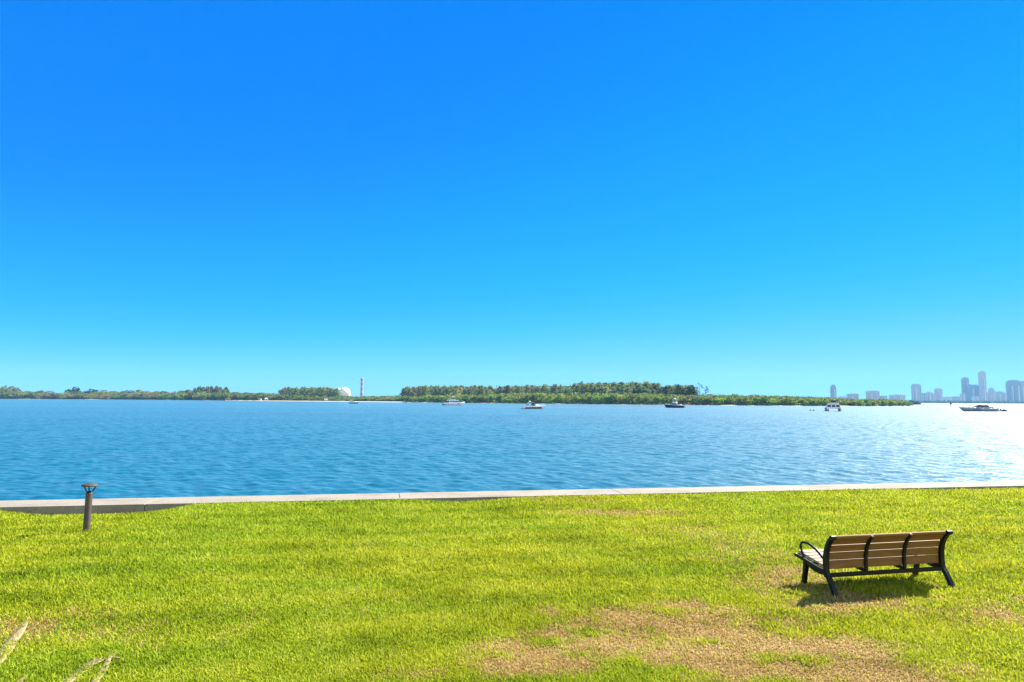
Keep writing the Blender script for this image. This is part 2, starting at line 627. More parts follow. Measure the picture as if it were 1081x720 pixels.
def bump1(u, a, b, soft):
    s = lambda t: np.clip(t, 0, 1) ** 2 * (3 - 2 * np.clip(t, 0, 1))
    return s((u - a) / soft + 0.5) * s((b - u) / soft + 0.5)


UA, UB = u_of(22), u_of(188)
UC, UD = u_of(455), u_of(528)
UE = u_of(930)


def lawn_z(x, y):
    x, y = np.asarray(x, float), np.asarray(y, float)
    u, v = wall_uv(x, y)
    z = 0.055 * np.exp(np.minimum(v, 0) / 1.6) + 0.03 * (fbm(x * 0.22, y * 0.22, 3, 2) - 0.5) + 0.02 * (fbm(x * 0.9, y * 0.9, 5, 2) - 0.5)
    z = z - 0.24 * bump1(u, UA, UB, (UB - UA) * 0.55) * np.exp(np.minimum(v, 0) / 1.1)
    z = z - 0.12 * bump1(u, UC, UD, (UD - UC) * 0.8) * np.exp(np.minimum(v, 0) / 0.7)
    z = z - 0.05 * np.clip((u - UE) / 2.0, 0, 1) * np.exp(np.minimum(v, 0) / 1.0)
    z = z - 0.03 * np.exp(-np.abs(v + 0.1) / 0.12)
    return z


# worn and dry areas: (photo column, photo row, half width m, half depth m, strength)
DRY = []
for px, py, rx, ry, k in ((560, 690, 0.75, 0.55, 1.0), (640, 668, 1.0, 0.75, 1.05), (730, 672, 1.1, 0.8, 1.1), (800, 685, 1.2, 0.8, 1.1),
                          (880, 700, 1.1, 0.6, 1.0), (770, 650, 1.1, 0.55, 0.7), (930, 715, 1.0, 0.5, 0.8), (700, 700, 0.9, 0.4, 0.6),
                          (840, 612, 0.75, 0.8, 0.85), (805, 620, 0.6, 0.8, 0.55), (905, 640, 1.2, 0.55, 0.8), (790, 585, 0.9, 1.0, 0.6), (765, 568, 0.9, 1.0, 0.6),
                          (660, 543, 1.6, 0.55, 0.75), (610, 530, 1.4, 0.5, 0.45), (720, 563, 1.4, 0.8, 0.5),
                          (1065, 645, 0.8, 0.6, 0.8), (1010, 660, 0.7, 0.5, 0.4), (960, 618, 0.6, 0.5, 0.5), (20, 660, 0.8, 0.8, 0.75), (70, 650, 1.0, 0.4, 0.5), (130, 662, 0.6, 0.35, 0.45),
                          (440, 712, 0.5, 0.2, 0.6), (400, 640, 1.1, 0.8, 0.22), (200, 665, 1.3, 0.8, 0.28), (60, 600, 1.5, 0.8, 0.22), (330, 600, 1.8, 0.7, 0.18), (390, 575, 1.0, 0.35, 0.25)):
    p = on_plane(px, py, 0.0)
    DRY.append((p.x, p.y, rx, ry, k if (py > 640 and 540 < px < 940) else k * 0.72))


def dry_of(x, y):
    d = np.zeros_like(x)
    wx = x + 0.9 * (fbm(x * 1.1, y * 1.1, 21, 3) - 0.5)
    wy = y + 0.9 * (fbm(x * 1.1, y * 1.1, 31, 3) - 0.5)
    for cx, cy, rx, ry, k in DRY:
        q = ((wx - cx) / rx) ** 2 + ((wy - cy) / ry) ** 2
        d = np.maximum(d, k * np.exp(-q ** 1.5 * 0.8))
    n = fbm(x * 2.6, y * 2.6, 41, 4)
    n2 = fbm(x * 8.0, y * 8.0, 43, 2)
    d = d * np.clip(0.30 + 2.5 * (n - 0.28) + 0.9 * (n2 - 0.5), 0, 1.3)
    d = d + 0.12 * np.clip(fbm(x * 0.5, y * 0.5, 51, 3) - 0.56, 0, 1) * 2
    return np.clip((d - 0.12) * 1.5, 0, 1)


# lawn sheet, laid out along the wall
us = np.concatenate([np.linspace(-60, -6, 60), np.linspace(-5.9, 36, 260), np.linspace(37, 90, 60)])
vv = -np.concatenate([np.linspace(0.0, 3.0, 40), np.linspace(3.1, 18, 110), np.linspace(19, 60, 40)])
U, Vv = np.meshgrid(us, vv)
X = WO.x + U * wd.x + Vv * wn.x
Y = WO.y + U * wd.y + Vv * wn.y
Z = lawn_z(X, Y)
nu, nv = len(us), len(vv)
idx = np.arange(nu * nv).reshape(nv, nu)
F = np.stack([idx[:-1, :-1], idx[1:, :-1], idx[1:, 1:], idx[:-1, 1:]], -1).reshape(-1, 4)
me = np_mesh("lawn", np.stack([X, Y, Z], -1).reshape(-1, 3), [F], M['soil'], {'dry': dry_of(X.ravel(), Y.ravel())}, True)
lawn = tag(link("lawn", me), "mown yellow green lawn with dry straw patches along the seawall", "lawn", kind='structure')

# grass blades: dense near the viewer's end of the lawn, thinner and wider further off
def make_grass():
    n_try = 1500000
    r0, r1 = 4.6, 28.0
    ex = 0.25
    t = rng.random(n_try)
    r = (r0 ** -ex + t * (r1 ** -ex - r0 ** -ex)) ** (-1 / ex)
    a = (rng.random(n_try) - 0.5) * R(120)
    x, y = r * np.sin(a), r * np.cos(a)
    u, v = wall_uv(x, y)
    ok = (v < -0.015) & (y > 3.5)
    x, y, r, v = x[ok], y[ok], r[ok], v[ok]
    d = dry_of(x, y)
    keep = rng.random(len(x)) > d * 0.35
    x, y, r, d, v = x[keep], y[keep], r[keep], d[keep], v[keep]
    n = len(x)
    z = lawn_z(x, y) - 0.004
    wide = np.clip(r / 7.0, 0.8, 3.2) ** 0.75
    ln = (0.034 + 0.036 * rng.random(n)) * (1 - 0.25 * d) * np.clip(wide, 1, 1.6)
    ln *= 0.75 + 0.5 * fbm(x * 1.7, y * 1.7, 61, 3)
    wdt = (0.0028 + 0.0030 * rng.random(n)) * wide
    az = rng.random(n) * 2 * np.pi
    lean = np.abs(rng.normal(0.75, 0.35, n)) + d * 0.45
    lean = np.clip(lean, 0.05, 1.5)
    ca, sa = np.cos(az), np.sin(az)
    h1, o1 = ln * 0.55 * np.cos(lean * 0.6), ln * 0.55 * np.sin(lean * 0.6)
    h2, o2 = h1 + ln * 0.45 * np.cos(lean * 1.25), o1 + ln * 0.45 * np.sin(lean * 1.25)
    tw = rng.normal(0, 0.5, n)
    sx, sy = -np.sin(az + tw) * wdt, np.cos(az + tw) * wdt
    V = np.empty((n, 5, 3), np.float32)
    V[:, 0] = np.stack([x - sx * .8, y - sy * .8, z], -1)
    V[:, 1] = np.stack([x + sx * .8, y + sy * .8, z], -1)
    V[:, 2] = np.stack([x + ca * o1 + sx, y + sa * o1 + sy, z + h1], -1)
    V[:, 3] = np.stack([x + ca * o1 - sx, y + sa * o1 - sy, z + h1], -1)
    V[:, 4] = np.stack([x + ca * o2, y + sa * o2, z + np.maximum(h2, 0.004)], -1)
    b = np.arange(n) * 5
    Fq = np.stack([b, b + 1, b + 2, b + 3], -1)
    Ft = np.stack([b + 3, b + 2, b + 4], -1)
    # a blade is straw or green; worn ground has mostly straw
    straw = np.clip((rng.random(n) < d * 0.92).astype(float) * (0.75 + 0.25 * rng.random(n)) + 0.5 * (rng.random(n) < 0.07) * rng.random(n), 0, 1)
    u, v = wall_uv(x, y)
    stripe = 0.5 + 0.5 * np.sin(v * 2 * np.pi / 1.25 + 1.5 * fbm(u * 0.15, v * 0.5, 77, 2))
    tone = 0.62 * fbm(x * 0.33 + 5, y * 0.33, 71, 3) + 0.28 * fbm(x * 1.6, y * 1.6, 81, 3) + 0.13 * stripe
    tone = tone + 0.10 * np.clip(x / 8, -1, 1)
    tone = np.clip((tone - 0.28) / 0.5, 0, 1)
    mott = 0.55 * (fbm(x * 0.8, y * 1.3, 91, 4) - 0.5) + 0.35 * (fbm(x * 5, y * 5, 95, 2) - 0.5) + 0.10 * (stripe - 0.5)
    tint = np.clip(rng.normal(0.48, 0.19, n) + mott, 0, 1)
    rep = lambda q: np.repeat(q, 5)
    me = np_mesh("lawn_grass", V.reshape(-1, 3), [Fq, Ft], M['grass'], {'dry': rep(straw), 'tint': rep(tint), 'tone': rep(tone)})
    return tag(link("lawn_grass", me), "short yellow green grass blades covering the lawn, straw coloured in worn patches", "grass", kind='stuff')


make_grass()

# seawall: cap and retaining wall
sw = empty("seawall", (WO.x, WO.y, 0), wang, "long pale concrete seawall between the lawn and the bay", "seawall")
CAPW = 1.14
L0, L1 = -45.0, 80.0
cap = MB()
edges = [L0]
while edges[-1] < L1: edges.append(edges[-1] + 6.1)
joint = u_of(868)
off = (joint - L0) % 6.1 - 6.1
for a in edges:
    a = a + off
    cap.box((a + 3.05, CAPW / 2, -0.02 + 0.003 * math.sin(a * 3.1)), (6.088, CAPW + 0.004 * math.cos(a), 0.2))
cap.build("cap", M['concrete'], sw, bevel=0.010)
face = MB()
face.box(((L0 + L1) / 2, 0.09 + 0.2, -1.32), (L1 - L0, 0.40, 2.4))
face.box(((L0 + L1) / 2, CAPW - 0.2, -1.32), (L1 - L0, 0.3, 2.4))
fw = face.build("retaining_wall", M['concrete'], sw)

# ------------------------------------------------------------------ the bay
def wave_field(x, y):
    h = np.zeros_like(x)
    r = np.random.default_rng(11)
    wind = R(-108)
    for i in range(46):
        lam = 0.38 * (2.6 / 0.38) ** r.random()
        k = 2 * np.pi / lam
        th = wind + r.normal(0, 0.5)
        amp = 0.0048 * lam ** 0.85
        h += amp * np.sin(k * (x * np.cos(th) + y * np.sin(th)) + r.random() * 6.283)
    h += 0.03 * (fbm(x * 0.55, y * 0.9, 5, 3) - 0.5)
    return h


rad = 14.0 * (520.0 / 14.0) ** np.linspace(0, 1, 1100)
angs = np.linspace(R(-62), R(62), 900)
RR, AA = np.meshgrid(rad, angs, indexing='ij')
X, Y = RR * np.sin(AA), RR * np.cos(AA)
u, v = wall_uv(X, Y)
fade = 1 - np.clip((RR - 230) / 270, 0, 1)
fade *= 1 - np.clip((np.abs(AA) - R(57)) / R(4.5), 0, 1)
fade *= np.clip((RR - 14.0) / 1.5, 0, 1)
Z = WATER_Z + wave_field(X, Y) * fade
nr, na = RR.shape
idx = np.arange(nr * na).reshape(nr, na)
F = np.stack([idx[:-1, :-1], idx[:-1, 1:], idx[1:, 1:], idx[1:, :-1]], -1).reshape(-1, 4)
cen = (v[:-1, :-1] + v[1:, 1:]) / 2
F = F[(cen.ravel() > 0.4)]
Vn = np.stack([X, Y, Z], -1).reshape(-1, 3)
# open water beyond, out to the horizon (ring + sides), welded on in the same mesh
base = len(Vn)
ra = R(62)
far_r = np.array([520.0, 700, 1000, 1600, 2600, 4200, 5500, 6800])
aa = np.linspace(-ra, ra, 60)
FR, FA = np.meshgrid(far_r, aa, indexing='ij')
Vf = np.stack([FR * np.sin(FA), FR * np.cos(FA), np.full(FR.shape, WATER_Z)], -1).reshape(-1, 3)
ix = np.arange(FR.size).reshape(FR.shape) + base
Ff = np.stack([ix[:-1, :-1], ix[:-1, 1:], ix[1:, 1:], ix[1:, :-1]], -1).reshape(-1, 4)
# wide side wedges, out along the wall
b2 = base + len(Vf)
bang = np.linspace(ra, R(88), 14)
sr = np.array([22.0, 40, 90, 250, 800, 2600, 6800])
SR, SA = np.meshgrid(sr, bang, indexing='ij')
Vs1 = np.stack([SR * np.sin(SA), SR * np.cos(SA), np.full(SR.shape, WATER_Z)], -1).reshape(-1, 3)
Vs2 = Vs1 * np.array([-1, 1, 1])
i1 = np.arange(SR.size).reshape(SR.shape) + b2
i2 = i1 + SR.size
Fs1 = np.stack([i1[:-1, :-1], i1[:-1, 1:], i1[1:, 1:], i1[1:, :-1]], -1).reshape(-1, 4)
Fs2 = np.stack([i2[:-1, :-1], i2[1:, :-1], i2[1:, 1:], i2[:-1, 1:]], -1).reshape(-1, 4)
allV = np.concatenate([Vn, Vf, Vs1, Vs2])


def keep_water(F):
    c = allV[F].mean(1)
    _, v = wall_uv(c[:, 0], c[:, 1])
    return F[v > 0.4]


me = np_mesh("water", allV, [F, Ff, keep_water(Fs1), keep_water(Fs2)], M['water'], None, True)
tag(link("water", me), "rippled blue bay water, sparkling in the sun to the right", "water", kind='structure')

# ------------------------------------------------------------------ bench
def make_bench():
    p, q = on_plane(882, 630.6, 0.0), on_plane(1005.5, 622.0, 0.0)
    for _ in range(4):
        zl = float(lawn_z((p.x + q.x) / 2, (p.y + q.y) / 2))
        p, q = on_plane(882, 630.6, zl), on_plane(1005.5, 622.0, zl)
    d = (q - p).to_2d()
    L = d.length
    rz = math.atan2(d.y, d.x)
    z0 = float(lawn_z((p.x + q.x) / 2, (p.y + q.y) / 2)) + 0.002
    b = empty("park_bench", (p.x, p.y, z0), rz, "brown slatted bench with black iron frame facing the bay on the lawn", "bench")
    b.scale = (1, 1, 0.975)
    back = [(0.165, 0.30), (0.172, 0.40), (0.168, 0.50), (0.148, 0.60), (0.112, 0.69), (0.066, 0.76), (0.020, 0.805)]
    leg_r = [(-0.005, 0.0), (0.018, 0.06), (0.052, 0.13), (0.095, 0.20), (0.138, 0.255), (0.165, 0.30)]

    def side_frame(x, inward):
        m = MB()
        h = 0.032
        m.sweep(leg_r + back[1:], [0.070, 0.062, 0.058, 0.058, 0.062, 0.068, 0.066, 0.062, 0.058, 0.054, 0.052, 0.05], x - h, x + h)
        m.tube([(x - h - .004, 0.012, 0.808), (x + h + .004, 0.012, 0.808)], 0.032, 12)            # rolled top of the post
        # seat rail, dipping towards the back, with the curved brace under it
        m.sweep([(0.15, 0.30), (0.28, 0.312), (0.42, 0.335), (0.56, 0.362), (0.70, 0.388), (0.80, 0.402)], [0.06, 0.055, 0.05, 0.05, 0.048, 0.045], x - h, x + h)
        m.tube([(x - h - .002, 0.80, 0.402), (x + h + .002, 0.80, 0.402)], 0.027, 12)
        m.sweep([(0.17, 0.275), (0.26, 0.262), (0.37, 0.268), (0.48, 0.292), (0.58, 0.335)], [0.03, 0.034, 0.036, 0.034, 0.03], x - h * .7, x + h * .7)
        o = m.build("side_frame", M['iron'], b, bevel=0.006)
        m = MB()
        m.sweep([(0.592, 0.352), (0.606, 0.28), (0.628, 0.18), (0.650, 0.08), (0.668, 0.0)], [0.072, 0.062, 0.052, 0.050, 0.062], x - h, x + h)
        m.tube([(x - h - .008, 0.60, 0.335), (x + h + .008, 0.60, 0.335)], 0.024, 12)
        m.build("leg", M['iron'], b, bevel=0.006)
        m = MB()
        m.tube([(x - h - .01, 0.150, 0.262), (x + h + .01, 0.150, 0.262)], 0.028, 12)
        m.build("bolt", M['iron'], b)
        # armrest loop: up from the rail, over, and back down to the post
        m = MB()
        arc = [(0.640, 0.385), (0.660, 0.43), (0.690, 0.475), (0.712, 0.525), (0.712, 0.572), (0.685, 0.605), (0.635, 0.622),
               (0.560, 0.622), (0.470, 0.606), (0.380, 0.575), (0.295, 0.530), (0.225, 0.480), (0.168, 0.425)]
        m.tube([(x, yy, zz) for yy, zz in arc], 0.019, 10)
        m.build("armrest", M['iron'], b)
        return o
    side_frame(0.0, 1)
    side_frame(L, -1)

    def inner(x):
        m = MB()
        m.sweep([(a - 0.006, z) for a, z in back], 0.034, x - 0.022, x + 0.022)
        m.build("back_support", M['iron'], b, bevel=0.004)
        m = MB()
        m.sweep([(0.15, 0.285), (0.28, 0.294), (0.42, 0.315), (0.56, 0.342), (0.70, 0.368), (0.77, 0.378)], 0.045, x - 0.02, x + 0.02)
        m.build("seat_support", M['iron'], b, bevel=0.004)
    inner(L / 3)
    inner(2 * L / 3)
    m = MB()
    m.box((L / 2, 0.140, 0.262), (L - 0.05, 0.05, 0.055))
    m.build("rear_rail", M['iron'], b, bevel=0.006)
    m = MB()
    m.box((L / 2, 0.60, 0.318), (L - 0.05, 0.04, 0.04))
    m.build("front_rail", M['iron'], b, bevel=0.006)

    # backrest boards, following the curve of the posts
    def curve_at(z):
        for (a0, z0_), (a1, z1) in zip(back, back[1:]):
            if z0_ <= z <= z1:
                t = (z - z0_) / (z1 - z0_)
                return a0 + (a1 - a0) * t, math.atan2(a0 - a1, z1 - z0_)
        return back[-1][0], 0.6
    x0, x1 = 0.030, L - 0.030
    edges_ = [(0.335, 0.448), (0.459, 0.562), (0.576, 0.675), (0.693, 0.800)]
    for k, (za, zb) in enumerate(edges_):
        ya, _ = curve_at(za)
        yb, _ = curve_at(zb)
        m = MB()
        fy = 0.030
        pts = []
        steps = 4
        for i in range(steps + 1):
            zz = za + (zb - za) * i / steps
            yy, _ = curve_at(zz)
            pts.append((yy + fy, zz))
        m.sweep(pts, 0.036 if k < 3 else 0.042, x0, x1)
        if k == 3:
            m.tube([(x0, yb + fy - 0.004, zb + 0.004), (x1, yb + fy - 0.004, zb + 0.004)], 0.025, 12)
        m.build("back_board", M['timber'], b, bevel=0.007, seg=3)
    # seat slats
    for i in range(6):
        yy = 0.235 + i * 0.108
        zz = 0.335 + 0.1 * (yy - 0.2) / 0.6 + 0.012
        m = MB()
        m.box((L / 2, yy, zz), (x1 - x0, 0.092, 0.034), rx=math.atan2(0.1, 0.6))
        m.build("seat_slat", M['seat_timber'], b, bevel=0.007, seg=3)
    return b


make_bench()

# ------------------------------------------------------------------ bollard light
def make_bollard():
    p = on_plane(91, 562.5, -0.02)
    for _ in range(4): p = on_plane(91, 562.5, float(lawn_z(p.x, p.y)))
    z0 = float(lawn_z(p.x, p.y)) - 0.01
    b = empty("bollard_light", (p.x, p.y, z0), 0.3, "brown cylindrical bollard light with mushroom cap on the lawn by the seawall", "bollard light")
    b.rotation_euler = (R(-0.3), R(0.9), R(20))
    r = 0.062
    m = MB()
    m.lathe([(0.0, 0.0), (r + .012, 0.0), (r + .012, 0.018), (r + 0.002, 0.024), (r, 0.03), (r, 0.775), (r - .004, 0.785), (0.0, 0.785)], 28)
    m.build("post", M['bronze'], b)
    m = MB()
    m.lathe([(0.0, 0.785), (0.036, 0.786), (0.034, 0.815), (0.012, 0.822), (0.0, 0.822)], 16)
    m.build("lamp_lens", M['glass'], b)
    for k in range(3):
        a = R(-12 + 120 * k)
        m = MB()
        c, s = math.cos(a), math.sin(a)
        m.tube([(c * 0.046, s * 0.046, 0.775), (c * 0.060, s * 0.060, 0.815), (c * 0.118, s * 0.118, 0.918)], 0.0125, 8)
        m.build("strut", M['bronze'], b)
    m = MB()
    m.lathe([(0.0, 0.918), (0.120, 0.914), (0.146, 0.912), (0.152, 0.918), (0.147, 0.932), (0.122, 0.950), (0.085, 0.966), (0.04, 0.975), (0.0, 0.978)], 32)
    m.build("cap", M['cap'], b)
    return b


make_bollard()

# ------------------------------------------------------------------ dry palm frond pieces on the lawn
def leaflet(path, wmax, name_parent):
    """a folded strap of dry leaf along a path of ground points"""
    m = MB()
    P = [Vector(p) for p in path]
    n = len(P)
    L_, C_, R_ = [], [], []
    for i, p in enumerate(P):
        d = (P[min(i + 1, n - 1)] - P[max(i - 1, 0)])
        d.z = 0
        d.normalize()
        s = Vector((-d.y, d.x, 0))
        t = i / (n - 1)
        wv = wmax * (math.sin(math.pi * (0.18 + 0.80 * t)) ** 0.7) * 0.5
        L_.append(p + s * wv + Vector((0, 0, 0.012)))
        C_.append(p)
        R_.append(p - s * wv + Vector((0, 0, 0.010)))
    vs = L_ + C_ + R_ + [q - Vector((0, 0, 0.004)) for q in L_ + C_ + R_]
    fs = []
    for i in range(n - 1):
        fs += [(i, i + 1, n + i + 1, n + i), (n + i, n + i + 1, 2 * n + i + 1, 2 * n + i)]
        o = 3 * n
        fs += [(o + n + i, o + n + i + 1, o + i + 1, o + i), (o + 2 * n + i, o + 2 * n + i + 1, o + n + i + 1, o + n + i)]
        fs += [(i, o + i, o + i + 1, i + 1), (2 * n + i + 1, o + 2 * n + i + 1, o + 2 * n + i, 2 * n + i)]
    m.add(vs, fs, True)
    return m


def frond(strips, label):
    q = on_plane(*strips[0][0][0], 0)
    root = empty("dry_palm_frond", (q.x, q.y, float(lawn_z(q.x, q.y))), 0, label, "palm frond", "dry palm fronds fallen on the lawn")
    for pts, wmax in strips:
        W = [on_plane(x, y, 0.03) for x, y in pts]
        fine = []
        for i in range(len(W) - 1):
            for k in range(5):
                fine.append(W[i].lerp(W[i + 1], k / 5))
        fine.append(W[-1])
        path = [Vector((w_.x - root.location.x, w_.y - root.location.y, float(lawn_z(w_.x, w_.y)) + 0.024 + 0.004 * math.sin(i * 0.6) - root.location.z)) for i, w_ in enumerate(fine)]
        leaflet(path, wmax, root).build("leaflet", M['straw'], root)
    return root


frond([([(60, 732), (76, 716), (92, 703), (106, 696), (118, 691), (121, 688)], 0.105),
       ([(95, 730), (103, 716), (110, 706), (118, 690)], 0.075),
       ([(116, 694), (125, 694), (135, 695)], 0.012)], "pale dry palm frond with a forked tip, near the bottom left corner of the lawn")
frond([([(-14, 712), (0, 694), (10, 680), (20, 668), (29, 655)], 0.125)], "single straight dry palm leaf on the brownish grass at the left edge")
frond([([(14, 730), (22, 718), (29, 712)], 0.05)], "short stub of dry palm leaf between the two longer dry leaves")

# ------------------------------------------------------------------ the island
SHORE_PX = [-260, -120, 0, 100, 200, 300, 400, 480, 560, 640, 720, 800, 870, 920, 950, 966]
SHORE_D = [1120, 1160, 1180, 1220, 1140, 950, 850, 775, 700, 655, 625, 600, 592, 620, 668, 720]


def shore(px):
    d = float(np.interp(px, SHORE_PX, SHORE_D))
    p = at_dist(px, 424, d)
    return Vector((p.x, d, 0)), d


def inland(px, back):
    """a point 'back' metres behind the waterline on the same bearing"""
    p, d = shore(px)
    return Vector((p.x * (d + back) / d, d + back, 0))


pxs = np.linspace(-260, 966, 180)
backs = np.array([-6, 0, 6, 14, 25, 45, 80, 140, 230, 330.0])
zz = np.array([-0.6, 0.02, 0.35, 0.7, 0.9, 1.1, 1.3, 1.4, 1.4, 1.2]) + WATER_Z
IV, veg = [], []
for i, px in enumerate(pxs):
    j1 = 5 * math.sin(i * 0.7) + 3 * math.sin(i * 1.9 + 1)
    edge = min(1.0, (966 - px) / 60.0)
    for k, bk in enumerate(backs):
        p = inland(px, (bk if bk < 20 else 20 + (bk - 20) * max(edge, 0.05)) + j1)
        IV.append((p.x, p.y, zz[k]))
        beach = 1.0 if 225 < px < 450 else (0.6 if 90 < px < 180 else 0.25)
        veg.append(0.0 if bk < 5 * beach + 2 else min(1.0, (bk - 4) / (18 * beach)))
IV = np.array(IV)
nb = len(backs)
idx = np.arange(len(IV)).reshape(len(pxs), nb)
F = np.stack([idx[:-1, :-1], idx[1:, :-1], idx[1:, 1:], idx[:-1, 1:]], -1).reshape(-1, 4)
me = np_mesh("island_ground", IV, [F], M['sand'], {'veg': np.array(veg)}, True)
tag(link("island_ground", me), "low sandy island with a narrow pale beach across the bay", "island", kind='structure')


def ground_z(back):
    return float(np.interp(back, backs, zz))


def leaf_cloud(C, size, r, flat=0.5, up=0.35):
    """small two-sided leaf-clump faces at centres C (n,3)"""
    n = len(C)
    nrm = r.normal(0, 1, (n, 3)) * [1, 1, 1 - flat] + [0, 0, up]
    nrm /= np.linalg.norm(nrm, axis=1)[:, None]
    t = np.cross(nrm, r.normal(0, 1, (n, 3)))
    t /= np.linalg.norm(t, axis=1)[:, None]
    b = np.cross(nrm, t)
    s = (size * (0.6 + 0.8 * r.random(n)))[:, None]
    a = (0.55 + 0.6 * r.random(n))[:, None]
    V = np.stack([C - t * s, C - b * s * a * .6 - t * s * .1, C + t * s, C + b * s * a * .6 + t * s * .1], 1).reshape(-1, 3)
    i = np.arange(n) * 4
    return V, np.stack([i, i + 1, i + 2, i + 3], -1)


def mangrove_mesh(k):
    """spreading crown about 10 m wide, 8 m high (unit: metres)"""
    r = np.random.default_rng(100 + k)
    C, trunk = [], MB()
    nl = 9
    for i in range(nl):
        a = 2 * np.pi * i / nl + r.normal(0, 0.3)
        d = r.uniform(0.8, 3.6) if i else 0
        c = np.array([d * np.cos(a), d * np.sin(a), r.uniform(2.6, 5.6) - 0.32 * d])
        if i == 0: c[2] = 5.8
        rr = r.uniform(1.3, 2.3)
        q = r.normal(0, 1, (85, 3))
        q /= np.linalg.norm(q, axis=1)[:, None]
        q *= (0.55 + 0.45 * r.random(85) ** 0.5)[:, None] * np.array([rr * 1.15, rr * 1.15, rr * 0.8])
        C.append(c + q)
        trunk.tube([(0, 0, 0.0), (c[0] * .35, c[1] * .35, c[2] * .45), tuple(c)], [0.24, 0.15, 0.05], 5, cap=False)
    q = r.random((120, 2)) * 2 * np.pi
    rr = 3.9 * np.sqrt(r.random(120))
    C.append(np.stack([rr * np.cos(q[:, 0]), rr * np.sin(q[:, 0]), 0.3 + 2.4 * r.random(120)], -1))
    C = np.concatenate(C)
    V, F = leaf_cloud(C, 0.62, r)
    for s in range(5):
        a = r.random() * 6.28
        trunk.tube([(1.3 * math.cos(a), 1.3 * math.sin(a), -0.5), (0.5 * math.cos(a), 0.5 * math.sin(a), 0.7), (0, 0, 1.3)], 0.07, 4, cap=False)
    return np_mesh("crown", V, [F], M['leaf']), trunk


def pine_mesh(k):
    """tall feathery casuarina about 20 m high with drooping whorls and an open pointed top"""
    r = np.random.default_rng(200 + k)
    H = 20.0
    C, trunk = [], MB()
    lean = r.normal(0, 0.055, 2)
    tip = lambda z: np.array([lean[0] * z, lean[1] * z, z])
    trunk.tube([tuple(tip(z)) for z in (-0.5, 3, 8, 13, 17, 19.6)], [0.34, 0.29, 0.22, 0.15, 0.08, 0.03], 6, cap=False)
    nb_ = 54
    for i in range(nb_):
        t = (i + r.random()) / nb_
        z = 1.6 + 17.4 * t
        reach = (3.7 * (1 - t ** 4) + 0.5) * (0.84 + 0.16 * math.sin(i * 0.9 + k)) * r.uniform(0.6, 1.3)
        a = i * 2.4 + r.normal(0, 0.4)
        base = tip(z)
        end = base + np.array([reach * np.cos(a), reach * np.sin(a), reach * r.uniform(0.25, 0.75)])
        trunk.tube([tuple(base), tuple(end)], [0.06, 0.02], 4, cap=False)
        m = int(19 + 15 * (1 - t))
        s = 0.25 + 0.75 * r.random(m)
        C.append(base + (end - base) * s[:, None] + r.normal(0, 0.33, (m, 3)) - np.array([0, 0, 0.25]))
    m = 26
    zt = H - 2.6 + r.uniform(1.6, 3.2) * r.random(m)
    C.append(np.stack([lean[0] * zt + r.normal(0, .4, m), lean[1] * zt + r.normal(0, .4, m), zt], -1))
    C = np.concatenate(C)
    V, F = leaf_cloud(C, 0.56, r, flat=0.1, up=0.1)
    c0 = V.reshape(-1, 4, 3).mean(1, keepdims=True)     # needles hang: stretch each clump upright
    V = (c0 + (V.reshape(-1, 4, 3) - c0) * [0.7, 0.7, 1.5]).reshape(-1, 3)
    return np_mesh("crown", V, [F], M['needle']), trunk


def proto(kind, k):
    me, trunk = (mangrove_mesh if kind == 'm' else pine_mesh)(k)
    o = trunk.build("trunk", M['bark'])
    tm = o.data
    bpy.data.objects.remove(o)
    return me, tm


MANG = [proto('m', k) for k in range(7)]
PINE = [proto('p', k) for k in range(8)]


def tree(pool, name, loc, sx, sz, tint, label, group, sy=None):
    me, tm = random.choice(pool)
    e = empty(name, loc, random.random() * 6.28, label, "tree", group)
    e.scale = (sx, sy or sx, sz)
    c = link("crown", me, e)
    c.color = (*tint, 1)
    link("trunk", tm, e)
    return e


def jit(c, s=0.16):
    k = 1 + random.gauss(0, s)
    return tuple(max(0.004, q * k * (1 + random.gauss(0, 0.07))) for q in c)


GREEN, LIME, OLIVE, BROWN, DARK = (0.130, 0.195, 0.030), (0.185, 0.270, 0.030), (0.175, 0.190, 0.048), (0.200, 0.150, 0.065), (0.060, 0.085, 0.034)
PINEC, PINEB, PINED = (0.190, 0.250, 0.095), (0.235, 0.240, 0.105), (0.140, 0.185, 0.085)


def top_z(px, py, d):
    """height above the water of a tree top seen at photo row py"""
    return at_dist(px, py, d).z - WATER_Z


# canopy tops read off the photograph (column, row): low shore wood
LOW = [(-120, 410), (0, 410.5), (25, 411), (60, 413), (120, 413), (180, 413), (200, 412), (245, 412.5), (250, 413), (290, 413.4), (325, 415.5), (340, 417), (362, 417.5), (400, 417), (425, 416),
       (470, 415), (510, 414.5), (560, 413.5), (640, 413), (690, 413.5), (740, 415), (800, 416), (850, 417.3), (872, 418.5), (900, 420.3), (940, 420.8), (955, 421.8), (966, 424)]
LX, LY = zip(*LOW)


def low_top(px): return float(np.interp(px, LX, LY))


